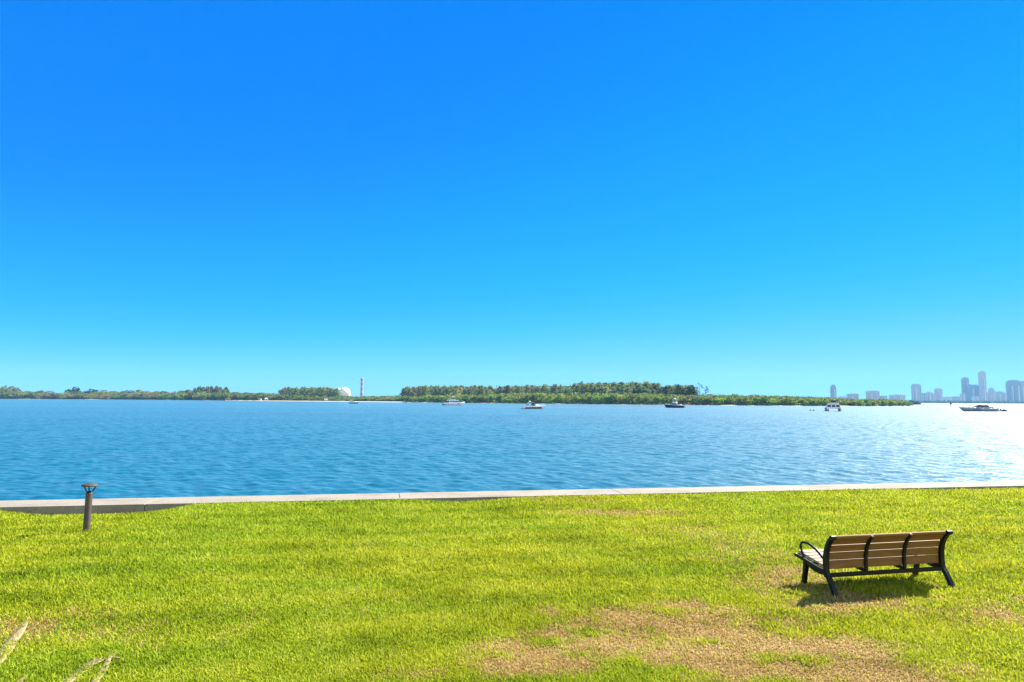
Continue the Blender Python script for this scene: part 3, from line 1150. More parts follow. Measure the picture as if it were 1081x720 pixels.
MG = "mangrove trees along the island shore"
LBL_M = {'lime': "bright green mangrove crown in the front row of the island shore",
         'green': "mid green rounded mangrove in the island's shore thicket",
         'olive': "dull olive mangrove in the island's shore thicket",
         'brown': "brownish half bare tree in the island wood at the left"}
n_m = 0
for row, (bk, step) in enumerate(((8, 8.6), (26, 9.4), (48, 12.0))):
    px = -40.0 + row * 3
    while px < 962:
        beach = 243 < px < 452
        b_ = bk + random.uniform(-4, 4) + ((26 if px < 425 else 10) if beach else 0)
        if px > 925: b_ = min(b_, 8 + (966 - px) * 0.5)
        p = inland(px, b_)
        h = top_z(px, low_top(px) + random.uniform(-0.6, 1.5) + (2.2, 0.9, 0.0)[row] * (1.0 if px < 900 else 0.4), p.y) - (ground_z(b_) - WATER_Z)
        h = max(h, 2.4)
        if px < 170: c, l = (random.choice((BROWN, OLIVE, OLIVE, GREEN)), 'olive')
        elif px < 430: c, l = random.choice(((OLIVE, 'olive'), (GREEN, 'green'), (GREEN, 'green')))
        elif px < 720: c, l = random.choice(((LIME, 'lime'), (LIME, 'lime'), (GREEN, 'green')))
        else: c, l = random.choice(((GREEN, 'green'), (OLIVE, 'olive'), (LIME, 'green')))
        if c is BROWN: l = 'brown'
        if l == 'lime' and row: l = 'green'
        wpx = step * 1.55 * p.y / 720.0
        tree(MANG, "mangrove_tree", (p.x, p.y, ground_z(b_) - 0.2), wpx / 9.5 * random.uniform(0.85, 1.2), h / 7.6, jit(c, 0.2), LBL_M[l], MG)
        n_m += 1
        px += step * random.uniform(0.75, 1.25)

# tall trees behind: (from column, to column, crown row a, crown row b, spacing px, back m, tint list, pool, width factor, name, label, group)
GROVES = [
    (-30, 22, 406.5, 409.0, 6.0, 60, (BROWN, OLIVE), MANG, 1.5, "broadleaf_tree", "tall brownish tree at the far left end of the island wood", "tall trees at the left end of the island"),
    (72, 82, 407.8, 408.8, 5.0, 70, (DARK,), MANG, 1.2, "broadleaf_tree", "dark tree rising above the low brownish wood at the left", "dark trees above the left wood"),
    (90, 180, 410.3, 412.2, 9.0, 70, (BROWN, OLIVE, DARK), MANG, 1.5, "broadleaf_tree", "scrubby brown green tree behind the left shore thicket", "scrubby trees behind the left shore"),
    (205, 242, 405.8, 407.5, 4.6, 60, (OLIVE, BROWN, OLIVE, GREEN), MANG, 1.5, "broadleaf_tree", "tall olive crowned tree in the round topped clump left of the beach", "round topped clump of tall trees left of the beach"),
    (184, 203, 409.5, 411.5, 6.0, 60, (OLIVE, BROWN), MANG, 1.4, "broadleaf_tree", "lower tree stepping up to the round topped clump", "lower trees beside the round topped clump"),
    (296, 356, 407.5, 409.5, 2.3, 75, (PINEC, PINEC, PINEB), PINE, 1.45, "pine_tree", "feathery pine in the separate grove left of the white domes", "pine grove left of the white domes"),
    (426, 522, 405.8, 408.0, 2.2, 85, (PINEB, PINEC, PINEC), PINE, 1.5, "pine_tree", "tall pine in the even topped wall of pines behind the trawler", "even wall of pines behind the trawler"),
    (430, 520, 408.0, 410.0, 4.0, 60, (PINEB, PINEC), PINE, 1.6, "pine_tree", "shorter pine at the foot of the even pine wall", "shorter pines in front of the even pine wall"),
    (522, 604, 404.3, 408.5, 2.8, 80, (PINEC, PINEB, PINED), PINE, 1.4, "pine_tree", "ragged pine with a spiky top behind the white cruiser", "ragged pines behind the white cruiser"),
    (606, 697, 402.0, 404.8, 2.4, 75, (PINEC, PINED, PINEC), PINE, 1.45, "pine_tree", "tall grey green pine in the highest grove of the island", "highest pine grove on the island"),
    (612, 690, 406.0, 409.0, 4.0, 55, (PINED, PINEC), PINE, 1.6, "pine_tree", "lower dark pine under the highest grove", "lower pines under the highest grove"),
    (701, 733, 405.0, 407.0, 2.6, 65, (PINED, DARK), PINE, 1.6, "pine_tree", "dark bushy pine in the small clump above the dark boat", "dark pine clump above the dark boat"),
]
for x0, x1, ya, yb, st, bk, cols, pool, wf, name, lab, grp in GROVES:
    px = x0
    while px <= x1:
        b_ = bk + random.uniform(-16, 16)
        p = inland(px, b_)
        edge = min(px - x0, x1 - px) / max(1, (x1 - x0))
        py = random.uniform(ya, yb) + (1.5 if edge < 0.06 else 0)
        h = top_z(px, py, p.y) - (ground_z(b_) - WATER_Z)
        base_h = 7.6 if pool is MANG else 20.3
        if pool is MANG: sx = wf * st * 1.5 * p.y / 720 / 9.5
        else: sx = h / 20.3 * wf * random.uniform(0.9, 1.35)
        tree(pool, name, (p.x, p.y, ground_z(b_) - 0.2), sx, h / base_h, jit(random.choice(cols)), lab, grp)
        px += st * random.uniform(0.7, 1.3)

# a bare, mostly dead tree standing past the dark clump
def bare_tree(px, py, bk, label, seed):
    r = random.Random(seed)
    p = inland(px, bk)
    h = top_z(px, py, p.y)
    e = empty("bare_tree", (p.x, p.y, ground_z(bk)), 0, label, "tree", "thin bare trees right of the dark pine clump")
    m = MB()
    m.tube([(0, 0, -0.5), (0.3, 0, h * .5), (0.1, 0.2, h)], [0.3, 0.2, 0.05], 6)
    ends = []
    for i in range(9):
        z = h * (0.45 + 0.06 * i)
        a = r.random() * 6.28
        L = h * 0.17 * (1.2 - i * 0.07)
        q = (L * math.cos(a), L * math.sin(a), z + L * 0.75)
        m.tube([(0.2, 0.1, z), q], [0.08, 0.03], 5)
        ends.append(q)
    m.build("trunk", M['bark'], e)
    rr = np.random.default_rng(seed)
    C = np.concatenate([np.array(q) + rr.normal(0, 0.55, (16, 3)) for q in ends])
    V, F = leaf_cloud(C, 0.42, rr)
    c = link("crown", np_mesh("crown", V, [F], M['needle']), e)
    c.color = (0.04, 0.05, 0.032, 1)


bare_tree(738.5, 406.8, 50, "tallest thin bare tree right of the dark pine clump", 3)
bare_tree(744.5, 410.0, 48, "shorter thin bare tree at the right end of the tall pines", 5)

# thicket filling the island behind the front trees: one uncountable mass
def thicket():
    r = np.random.default_rng(5)
    C = []
    for px in np.arange(-240, 958, 1.0):
        p0, d = shore(px)
        for bk in (15, 34, 60, 95):
            beach = 243 < px < 452
            b_ = bk + (24 if beach else 0)
            if px > 925: b_ = min(b_, 6 + (966 - px) * 0.4)
            n = 7
            h = top_z(px, low_top(px) + 1.6, d + b_)
            h = max(h * 0.86, 2.0)
            q = inland(px, b_)
            C.append(np.stack([q.x + r.normal(0, 1.6, n) * d / 720, q.y + r.normal(0, 5, n), ground_z(b_) + h * r.random(n) ** 0.8], -1))
    for x0, x1, ya, yb, st, bk, cols, pool, wf, name, lab, grp in GROVES:      # foliage deep inside the pine groves
        if pool is not PINE or ya > 405.9 and ya < 406.5 or ya >= 408: continue
        for px in np.arange(x0 + 2, x1 - 1, 0.7):
            for extra in (-10, 14, 34):
                q = inland(px, bk + extra)
                h = top_z(px, (ya + yb) / 2 + 2.3, q.y)
                n = 9
                C.append(np.stack([q.x + r.normal(0, 1.2, n), q.y + r.normal(0, 5, n), ground_z(bk) + h * (0.25 + 0.75 * r.random(n))], -1))
    C = np.concatenate(C)
    V, F = leaf_cloud(C, 1.05, r)
    o = link("island_thicket", np_mesh("island_thicket", V, [F], M['leaf']))
    o.color = (0.115, 0.155, 0.045, 1)
    tag(o, "dense undergrowth filling the island between its trees", "undergrowth", kind='stuff')


thicket()

# ------------------------------------------------------------------ structures on the island
def dome(px, py_top, r_px, d, label):
    p = at_dist(px, 418, d)
    r = r_px * d / 720
    top = at_dist(px, py_top, d).z
    cz = top - r
    e = empty("white_dome", (p.x, p.y, WATER_Z + 1.2), 0, label, "dome")
    m = MB()
    prof = []
    for i in range(0, 17):
        t = math.pi / 2 - i / 16 * R(118)
        prof.append((max(0.001, r * math.cos(t)), cz - (WATER_Z + 1.2) + r * math.sin(t)))
    m.lathe(prof, 40)
    m.build("shell", M['dome'], e)
    m = MB()
    hb = cz - (WATER_Z + 1.2) - r * 0.45
    m.lathe([(r * .93, 0.0), (r * .93, max(hb, 1.0))], 40)
    m.build("base_wall", M['concrete'], e)
    m = MB()
    m.lathe([(0.5, 0), (0.5, 0.6), (0.0, 0.9)], 10, c=(0, 0, cz - (WATER_Z + 1.2) + r - 0.1))
    m.build("roof_vent", M['cream'], e)


dome(363.6, 409.0, 6.2, 1130, "large white dome above the low trees beside the striped stack")
dome(356.8, 409.6, 4.9, 1190, "smaller white dome half hidden behind the larger dome and pines")


def stack():
    d = 1180
    p = at_dist(381.7, 418, d)
    z0 = WATER_Z + 1.2
    H = at_dist(381.7, 399.0, d).z - z0
    e = empty("chimney_stack", (p.x, p.y, z0), 0, "tall slender grey chimney stack with darker bands behind the trees", "chimney")
    n = 9
    for i in range(n):
        a, b = H * i / n, H * (i + 1) / n
        ra, rb = 2.45 - 0.35 * i / n, 2.45 - 0.35 * (i + 1) / n
        m = MB()
        m.lathe([(ra, a), (rb, b)] if i < n - 1 else [(ra, a), (rb, b), (rb * .8, b), (rb * .8, b - 2)], 20)
        m.build("band", M['stack_dark'] if i in (2, 4, 6, 8) else M['stack'], e)
    m = MB()
    m.lathe([(2.3, 0), (3.0, 0), (3.0, .4), (2.3, .4)], 20, c=(0, 0, H * 0.93))
    m.build("gallery", M['stack_dark'], e)


stack()


def hut(px, py, w_, h_, bk, mat, roofmat, label):
    p = inland(px, bk)
    e = empty("shore_hut", (p.x, p.y, ground_z(bk)), random.uniform(-.4, .4), label, "hut")
    m = MB()
    m.box((0, 0, h_ / 2), (w_, w_ * .7, h_))
    m.build("wall", mat, e)
    m = MB()
    m.extrude([(-w_ * .45, h_), (w_ * .45, h_), (0, h_ * 1.45)], -w_ * .56, w_ * .56)
    m.build("roof", roofmat, e)
    m = MB()
    m.box((0, -w_ * .352, h_ * .4), (w_ * .25, 0.06, h_ * .75))
    m.build("door", M['canvas'], e)


hut(281.5, 420, 4.6, 2.6, 14, M['white'], M['white'], "small white hut on the beach left of the pine grove")
hut(274.5, 420, 3.6, 2.4, 14, M['hut'], M['hut_roof'], "small brown roofed hut beside the white beach hut")
hut(115.0, 421, 5.0, 2.6, 3, M['hut'], M['hut_roof'], "weathered hut on the sand strip under the left wood")
hut(344.0, 420, 4.0, 2.0, 14, M['hut'], M['stack'], "low grey hut under the right end of the pine grove")

# ------------------------------------------------------------------ boats
def hull_mesh(L, B, H, draft=0.5, rake=0.10, sheer=0.28, flare=0.88, stern=0.92, full=0.42, p=2.2):
    """planing hull: stern at x = 0, bow at x = L, closed deck"""
    m = MB()
    n = 18
    rows = []
    for i in range(n + 1):
        t = i / n
        k = 0 if t < full else (t - full) / (1 - full)
        b = B / 2 * (stern + (1 - stern) * min(1, t / full)) * max(0.0, 1 - k ** p)
        b = max(b, 0.02)
        zs = H * (1 + sheer * max(0, t - 0.2) ** 1.5)
        xs = t * L
        xl = t * L * (1 - rake)
        kz = -draft * (1 - max(0, k) ** 3)
        rows.append([(xl, 0, kz), (xl, b * 0.62 * flare, kz * .45), (xl + (xs - xl) * .3, b * flare, 0.18), (xl + (xs - xl) * .75, b * (flare + 1) / 2, zs * .6), (xs, b, zs), (xs, b * .93, zs + .02)])
    w_ = len(rows[0])
    for s in (1, -1):
        vs_ = [(x, y * s, z) for r_ in rows for x, y, z in r_]
        fs = []
        for i in range(n):
            for j in range(w_ - 1):
                fs.append((i * w_ + j, (i + 1) * w_ + j, (i + 1) * w_ + j + 1, i * w_ + j + 1))
        m.add(vs_, fs, True)
    # deck and transom
    dk = [r_[-1] for r_ in rows]
    m.add([(x, y, z) for x, y, z in dk] + [(x, -y, z) for x, y, z in dk], [(i, i + 1, n + 2 + i, n + 1 + i) for i in range(n)])
    t0 = rows[0]
    m.add([(x, y, z) for x, y, z in t0] + [(x, -y, z) for x, y, z in t0[::-1]], [tuple(range(2 * w_))])
    return m


def cabin(m, x0, x1, w0, w1, z0, z1, rf=0.4, rb=0.15, inset=0.12):
    """deckhouse: raked front and back, narrowing upward; bow towards +x"""
    m.add([(x0, -w0 / 2, z0), (x1, -w1 / 2, z0), (x1, w1 / 2, z0), (x0, w0 / 2, z0),
           (x0 + rb, -w0 / 2 + inset, z1), (x1 - rf, -w1 / 2 + inset, z1), (x1 - rf, w1 / 2 - inset, z1), (x0 + rb, w0 / 2 - inset, z1)],
          [(3, 2, 1, 0), (4, 5, 6, 7), (0, 1, 5, 4), (1, 2, 6, 5), (2, 3, 7, 6), (3, 0, 4, 7)])


def place(px, py, name, label, rz, cat):
    p = on_plane(px, py, WATER_Z)
    return empty(name, (p.x, p.y, WATER_Z - 0.02), rz, label, cat), p


def rail(m, pts, h, r=0.035):
    m.tube([(x, y, z + h) for x, y, z in pts], r, 5)
    for x, y, z in pts:
        m.tube([(x, y, z), (x, y, z + h)], r * .8, 5)


# white trawler yacht, bow to the right
def trawler():
    e, p = place(469.5, 427.9, "trawler_yacht", "white two deck trawler yacht anchored before the even pine wall", R(4), "boat")
    L = 21.0 * p.y / 720
    m = hull_mesh(L, 4.6, 1.75, rake=0.05, sheer=0.35, full=0.55)
    m.build("hull", M['white'], e)
    m = MB(); m.box((L * .68, -2.12, 1.15), (0.7, 0.1, 0.55)); m.build("hull_window", M['glass'], e)
    m = MB(); cabin(m, L * .22, L * .70, 3.9, 3.5, 1.75, 3.05, 0.5, 0.05); m.build("saloon", M['white'], e)
    m = MB(); cabin(m, L * .26, L * .705, 3.97, 3.57, 2.2, 2.85, 0.35, 0.05, 0.06); m.build("saloon_window", M['glass'], e)
    m = MB(); cabin(m, L * .10, L * .74, 4.3, 3.9, 3.06, 3.5, 0.9, 0.0, 0.1); m.build("upper_deck", M['white'], e)
    m = MB(); cabin(m, L * .26, L * .56, 3.3, 2.8, 3.51, 4.5, 0.9, 0.3, 0.2); m.build("flybridge", M['cream'], e)
    m = MB(); cabin(m, L * .285, L * .545, 3.2, 2.85, 4.05, 4.4, 0.25, 0.1, 0.1); m.build("flybridge_window", M['glass'], e)
    m = MB(); m.box((L * .40, 0, 5.35), (L * .24, 3.0, 0.12))
    for x in (L * .30, L * .50):
        for y in (-1.3, 1.3): m.tube([(x, y, 4.3), (x, y, 5.35)], 0.05, 5)
    m.build("hard_top", M['white'], e)
    m = MB(); m.tube([(L * .38, 0, 5.4), (L * .36, 0, 6.4)], 0.06, 5); m.lathe([(0.4, 0), (0.4, .25), (0, .32)], 12, c=(L * .42, 0, 5.42)); m.build("radar_mast", M['white'], e)
    m = MB(); rail(m, [(L * .72, -1.7, 2.0), (L * .85, -1.1, 2.15), (L * .97, 0, 2.25), (L * .85, 1.1, 2.15), (L * .72, 1.7, 2.0)], 0.6); m.build("bow_rail", M['metal'], e)
    return L


trawler()

t_e, t_p = place(466.8, 427.8, "tender_boat", "small dark tender tied behind the white trawler yacht", R(15), "dinghy")
m = hull_mesh(2.6, 1.4, 0.6, 0.2, 0.12); m.build("hull", M['rubber'], t_e)
m = MB(); m.box((0.25, 0, 0.75), (0.35, 0.4, 0.7)); m.build("outboard_motor", M['canvas'], t_e)


# express cruiser: white top, dark panel on the near hull side only, bow to the right
def cruiser():
    e, p = place(551.5, 431.8, "motor_cruiser", "white open cruiser with dark hull side and arch, bow pointing right", R(6), "boat")
    L = 24.5 * p.y / 720
    m = hull_mesh(L, 3.3, 1.15, rake=0.13, sheer=0.55, full=0.5); m.build("hull", M['white'], e)
    m = MB()
    for s in (-1,):
        m.add([(L * .10, s * 1.60, 0.25), (L * .60, s * 1.60, 0.28), (L * .82, s * 1.16, 0.42), (L * .82, s * 1.20, 0.92), (L * .60, s * 1.66, 0.85), (L * .10, s * 1.66, 0.78)], [(0, 1, 4, 5), (1, 2, 3, 4)])
    m.build("hull_side_panel", M['navy'], e)
    m = MB(); cabin(m, L * .42, L * .88, 2.5, 0.9, 1.25, 1.95, 2.4, 0.1, 0.3); m.build("fore_cabin", M['white'], e)
    m = MB(); cabin(m, L * .36, L * .58, 2.7, 2.1, 1.55, 2.55, 1.15, 0.5, 0.25); m.build("windscreen", M['glass'], e)
    m = MB()
    for y in (-1.3, 1.3):
        m.tube([(L * .16, y, 1.15), (L * .22, y * .95, 2.4), (L * .30, y * .85, 3.0)], 0.10, 6)
    m.box((L * .32, 0, 3.03), (1.2, 2.4, 0.13))
    m.build("radar_arch", M['white'], e)
    m = MB(); m.box((L * .42, 0, 2.88), (L * .18, 2.3, 0.1), ry=R(5)); m.build("bimini", M['cream'], e)
    m = MB(); m.lathe([(0.28, 0), (0.28, .3), (0, .42)], 12, c=(L * .32, 0, 3.1)); m.build("radar_dome", M['white'], e)
    m = MB(); m.box((-0.35, 0, 0.32), (0.9, 2.8, 0.12)); m.build("swim_platform", M['navy'], e)
    m = MB(); m.box((L * .13, 0, 1.35), (1.3, 2.4, 0.5)); m.build("cockpit_seat", M['cream'], e)
    m = MB()
    m.tube([(L * .2, -.4, 1.6), (L * .2, -.4, 2.2)], .16, 6); m.tube([(L * .24, .5, 1.6), (L * .24, .5, 2.15)], .15, 6)
    m.build("helm_seat", M['hut_roof'], e)
    m = MB(); rail(m, [(L * .62, -1.45, 1.45), (L * .8, -1.0, 1.6), (L * .97, 0, 1.72), (L * .8, 1.0, 1.6), (L * .62, 1.45, 1.45)], 0.45); m.build("bow_rail", M['metal'], e)


cruiser()


# dark hulled fishing boat seen on the quarter, bow away to the left
def fishing_boat():
    e, p = place(722.0, 430.6, "fishing_boat", "dark hulled fishing boat with white tower top below the dark pine clump", R(180 - 28), "boat")
    L = 21.0 * p.y / 720
    m = hull_mesh(L, 3.6, 1.35, rake=0.12, sheer=0.55, full=0.45); m.build("hull", M['navy'], e)
    m = MB(); m.tube([(0.1, 1.7, 1.4), (L * .45, 1.75, 1.5), (L * .75, 1.25, 1.85), (L * .97, 0.1, 2.15)], 0.09, 5); m.tube([(0.1, -1.7, 1.4), (L * .45, -1.75, 1.5), (L * .75, -1.25, 1.85), (L * .97, -0.1, 2.15)], 0.09, 5); m.build("gunwale", M['white'], e)
    m = MB(); cabin(m, L * .34, L * .74, 2.9, 1.9, 1.4, 2.5, 1.3, 0.1, 0.2); m.build("deckhouse", M['grey'], e)
    m = MB(); cabin(m, L * .325, L * .62, 2.75, 2.3, 1.85, 2.4, 0.55, 0.03, 0.1); m.build("cabin_window", M['glass'], e)
    m = MB(); cabin(m, L * .36, L * .56, 2.6, 2.2, 2.56, 3.3, 0.4, 0.1, 0.1); m.build("flybridge", M['white'], e)
    m = MB()
    for x in (L * .34, L * .56):
        for y in (-1.15, 1.15): m.tube([(x, y, 2.5), (L * .45 + (x - L * .45) * .7, y * .8, 4.7)], 0.055, 5)
    m.box((L * .45, 0, 4.75), (2.3, 2.2, 0.14))
    m.build("tuna_tower", M['white'], e)
    m = MB(); m.box((L * .45, 0, 5.2), (0.7, 0.7, 0.7)); m.build("tower_console", M['white'], e)
    m = MB()
    for y in (-1, 1): m.tube([(L * .4, y * 1.4, 1.6), (L * .30, y * 2.6, 5.6)], 0.035, 4)
    m.build("outrigger", M['metal'], e)
    m = MB()
    for y in (-0.6, 0.6):
        m.box((-0.45, y, 0.75), (0.6, 0.45, 1.2), ry=R(8))
    m.build("outboard_motor", M['grey'], e)
    m = MB(); m.box((L * .17, 0, 1.75), (0.8, 1.4, 0.7)); m.build("bait_station", M['white'], e)


fishing_boat()


# power catamaran seen end on
def catamaran():
    e, p = place(880.0, 434.1, "catamaran", "wide catamaran seen end on with two hulls and dark front windows", R(-90) - math.atan2(p_x(880), 1) * 0 - R(24), "boat")
    k = p.y / 720
    W, L = 17.4 * k, 11.0
    # in its own frame the boat runs along x, bow to +x (towards the viewer)
    for s in (-1, 1):
        m = hull_mesh(L, W * .27, 1.30, rake=0.06, sheer=0.2, full=0.5)
        m.v = [(x - L / 2, y + s * W * .365, z) for x, y, z in m.v]
        m.build("hull", M['grey'], e)
    m = MB(); cabin(m, -L * .42, L * .30, W * .93, W * .90, 0.95, 1.5, 0.3, 0.0, 0.05); m.build("bridge_deck", M['white'], e)
    m = MB(); cabin(m, -L * .38, L * .22, W * .80, W * .76, 1.5, 2.85, 0.8, 0.1, 0.35); m.build("saloon", M['cream'], e)
    for y in (-W * .235, 0.0, W * .235):
        m = MB(); m.add([(L * .22 - 0.14, y - W * .095, 1.78), (L * .22 - 0.14, y + W * .095, 1.78), (L * .22 - 0.60, y + W * .08, 2.55), (L * .22 - 0.60, y - W * .08, 2.55)], [(0, 1, 2, 3)])
        m.v += [(x - 0.06, yy, z) for x, yy, z in m.v[:4]]
        m.f += [(7, 6, 5, 4), (0, 4, 5, 1), (1, 5, 6, 2), (2, 6, 7, 3), (3, 7, 4, 0)]
        m.s += [False] * 5
        m.build("windscreen", M['glass'], e)
    m = MB(); cabin(m, -L * .30, L * .08, W * .62, W * .56, 2.86, 3.45, 0.4, 0.1, 0.15); m.build("flybridge", M['cream'], e)
    m = MB(); m.box((-L * .12, 0, 4.45), (3.4, W * .46, 0.14))
    for y in (-W * .2, W * .2):
        for x in (-1.3, 1.2): m.tube([(-L * .12 + x, y * 1.15, 3.3), (-L * .12 + x, y, 4.4)], 0.06, 5)
    m.build("hard_top", M['canvas'], e)
    m = MB(); m.box((-L * .12, 0, 3.95), (1.6, W * .30, 0.5)); m.build("helm_console", M['canvas'], e)
    m = MB(); m.tube([(-L * .15, 0, 4.5), (-L * .15, 0, 5.6)], 0.06, 5); m.lathe([(.3, 0), (.3, .2), (0, .3)], 10, c=(-L * .15, .5, 4.55)); m.build("radar_mast", M['white'], e)
    m = MB()
    for s in (-1, 1):
        rail(m, [(-L * .4, s * W * .44, 1.4), (0, s * W * .46, 1.4), (L * .3, s * W * .44, 1.45), (L * .45, s * W * .36, 1.5)], 0.7, 0.03)
    m.build("side_rail", M['metal'], e)


def p_x(px): return (px - 540.5) / 720


catamaran()


# low sleek motor yacht, bow to the left
def yacht():
    e, p = place(1050.5, 434.4, "motor_yacht", "long low grey motor yacht with a pointed bow before the skyline", R(180 + 6), "boat")
    L = 41.0 * p.y / 720
    m = hull_mesh(L, 4.6, 1.45, rake=0.15, sheer=0.45, full=0.4, p=2.0); m.build("hull", M['grey'], e)
    for s in (-1, 1):
        m = MB(); m.add([(L * .52, s * 2.30, 0.95), (L * .66, s * 2.10, 1.0), (L * .68, s * 2.08, 1.28), (L * .50, s * 2.34, 1.2)], [(0, 1, 2, 3)])
        m.v += [(x, y - s * 0.1, z) for x, y, z in m.v[:4]]
        m.f += [(7, 6, 5, 4), (0, 4, 5, 1), (1, 5, 6, 2), (2, 6, 7, 3), (3, 7, 4, 0)]; m.s += [False] * 5
        m.build("hull_window", M['glass'], e)
    m = MB(); cabin(m, L * .12, L * .70, 3.9, 2.0, 1.5, 2.1, 3.2, 0.4, 0.35); m.build("superstructure", M['grey'], e)
    m = MB(); cabin(m, L * .22, L * .56, 3.4, 2.5, 2.05, 2.95, 2.6, 0.9, 0.5); m.build("windscreen", M['glass'], e)
    m = MB(); cabin(m, L * .20, L * .44, 3.0, 2.6, 2.9, 3.1, 1.2, 0.4, 0.2); m.build("hard_top", M['cream'], e)
    m = MB()
    for y in (-1.5, 1.5): m.tube([(L * .16, y, 2.0), (L * .21, y * .8, 3.1), (L * .25, y * .5, 3.55)], 0.1, 6)
    m.box((L * .255, 0, 3.55), (0.7, 1.7, 0.12))
    m.build("radar_arch", M['white'], e)
    m = MB(); cabin(m, L * .62, L * .78, 1.9, 1.0, 1.75, 2.15, 0.8, 0.2, 0.15); m.build("sun_pad", M['cream'], e)
    m = MB(); rail(m, [(L * .68, -1.7, 1.7), (L * .84, -1.0, 1.9), (L * .97, 0, 2.0), (L * .84, 1.0, 1.9), (L * .68, 1.7, 1.7)], 0.45); m.build("bow_rail", M['metal'], e)
    m = MB(); m.box((-0.7, 0, 0.38), (1.6, 3.9, 0.14)); m.build("swim_platform", M['grey'], e)


yacht()

# dinghy and jet ski behind the yacht
e, p = place(1056.2, 434.3, "inflatable_dinghy", "dark inflatable dinghy trailing just behind the grey motor yacht", R(175), "dinghy")
m = MB(); m.tube([(0, -.6, .35), (1.6, -.6, .4), (2.3, -.35, .5), (2.55, 0, .55), (2.3, .35, .5), (1.6, .6, .4), (0, .6, .35)], 0.24, 8); m.build("tube", M['rubber'], e)
m = MB(); m.box((1.0, 0, .22), (2.0, .9, .1)); m.build("floor", M['grey'], e)
m = MB(); m.box((-.1, 0, .75), (.4, .35, .9)); m.build("outboard_motor", M['canvas'], e)
m = MB(); m.box((.9, 0, .75), (.45, .5, .8), taper=.8); m.build("console", M['grey'], e)
e, p = place(1063.2, 434.4, "jet_ski", "small dark jet ski floating at the far right behind the dinghy", R(170), "jet ski")
m = hull_mesh(2.9, 1.15, .5, .2, .15, .5); m.build("hull", M['rubber'], e)
m = MB(); cabin(m, .4, 1.7, .5, .4, .5, .9, .2, .1, .06); m.build("seat", M['canvas'], e)
m = MB(); m.tube([(1.8, 0, .6), (1.6, 0, 1.05)], .1, 6); m.tube([(1.6, -.4, 1.08), (1.6, .4, 1.08)], .04, 6); m.build("handlebar", M['canvas'], e)
e, p = place(1058.6, 434.2, "mooring_buoy", "low pale float on the line between dinghy and jet ski", 0, "buoy")
m = MB(); m.lathe([(0, -.3), (.45, -.1), (.5, .15), (.3, .4), (0, .45)], 14); m.build("float", M['cap'], e)
m = MB(); m.tube([(0, 0, .4), (0, 0, .7)], .05, 6); m.build("eye", M['metal'], e)


# small boat by the beach
def skiff():
    e, p = place(368.8, 426.0, "cabin_boat", "small boat under a pale cover near the beach below the domes", R(5), "boat")
    L = 9.6 * p.y / 720
    m = hull_mesh(L, 2.4, 0.8, rake=.16, sheer=.5); m.build("hull", M['navy'], e)
    m = MB(); m.add([(0.3, -1.0, .85), (L * .8, -.5, 1.0), (L * .8, .5, 1.0), (.3, 1.0, .85), (.5, 0, 2.9), (L * .40, 0, 2.1), (L * .78, 0, 1.3)], [(0, 1, 6, 5, 4), (3, 4, 5, 6, 2), (0, 4, 3), (1, 2, 6)]); m.build("cover", M['cream'], e)
    m = MB(); m.box((-.3, 0, .6), (.5, .45, 1.2)); m.build("outboard_motor", M['canvas'], e)


skiff()

# channel marker
e, p = place(1003.9, 430.0, "channel_marker", "dark square channel marker on a pile before the far skyline", 0.4, "marker")
m = MB(); m.tube([(0, 0, -2), (0, 0, 3.0)], 0.19, 10); m.build("pile", M['bark'], e)
m = MB(); m.box((0, -.22, 3.0), (1.35, .08, 1.3)); m.build("board", M['canvas'], e)
m = MB(); m.box((0, .24, 3.0), (1.35, .08, 1.3)); m.build("board", M['canvas'], e)

# two floats left of the catamaran
for i, (px, py, lab) in enumerate(((855.6, 433.5, "farther left of two small dark buoys left of the catamaran"), (859.0, 433.6, "nearer to the catamaran of two small dark buoys"))):
    e, p = place(px, py, "mooring_buoy", lab, 0, "buoy")
    e["group"] = "two dark buoys left of the catamaran"
    m = MB(); m.lathe([(0, -.3), (.4, -.1), (.42, .2), (.22, .5), (0, .55)], 14); m.build("float", M['buoy'], e)
    m = MB(); m.tube([(0, 0, .5), (0, 0, .9)], .05, 6); m.build("staff", M['buoy'], e)

# bird gliding over the bay
p = at_dist(372.2, 400.4, 330)
bird = empty("bird", p, 0.5, "dark bird gliding in the sky left of the chimney stack", "bird")
m = MB(); m.tube([(-.32, 0, 0), (-.16, 0, .01), (.05, 0, .02), (.22, 0, .03), (.33, 0, .02)], [.02, .06, .075, .045, .012], 8); m.build("body", M['feather'], bird)
for s in (-1, 1):
    m = MB()
    m.add([(.10, s * .05, .04), (.16, s * .35, .16), (.02, s * .75, .10), (-.03, s * .72, .10), (-.02, s * .35, .15), (-.10, s * .05, .03)] + [(.10, s * .05, .02), (.16, s * .35, .14), (.02, s * .75, .09), (-.03, s * .72, .09), (-.02, s * .35, .13), (-.10, s * .05, .01)],
          [(0, 1, 4, 5), (1, 2, 3, 4), (11, 10, 7, 6), (10, 9, 8, 7), (0, 6, 7, 1), (1, 7, 8, 2), (3, 9, 10, 4), (4, 10, 11, 5)])
    m.build("wing", M['feather'], bird)

# ------------------------------------------------------------------ far skyline
FAC = {
    'grey': facade_mat("grey_tower_facade", (0.40, 0.40, 0.41), (0.08, 0.10, 0.13)),
    'pink': facade_mat("pale_pink_tower_facade", (0.50, 0.45, 0.42), (0.10, 0.12, 0.14)),
    'glass': facade_mat("blue_glass_facade", (0.28, 0.30, 0.33), (0.06, 0.09, 0.13), 4.0, 4.0),
    'white': facade_mat("white_balcony_facade", (0.58, 0.58, 0.57), (0.10, 0.12, 0.15), 9.0, 3.4),
}


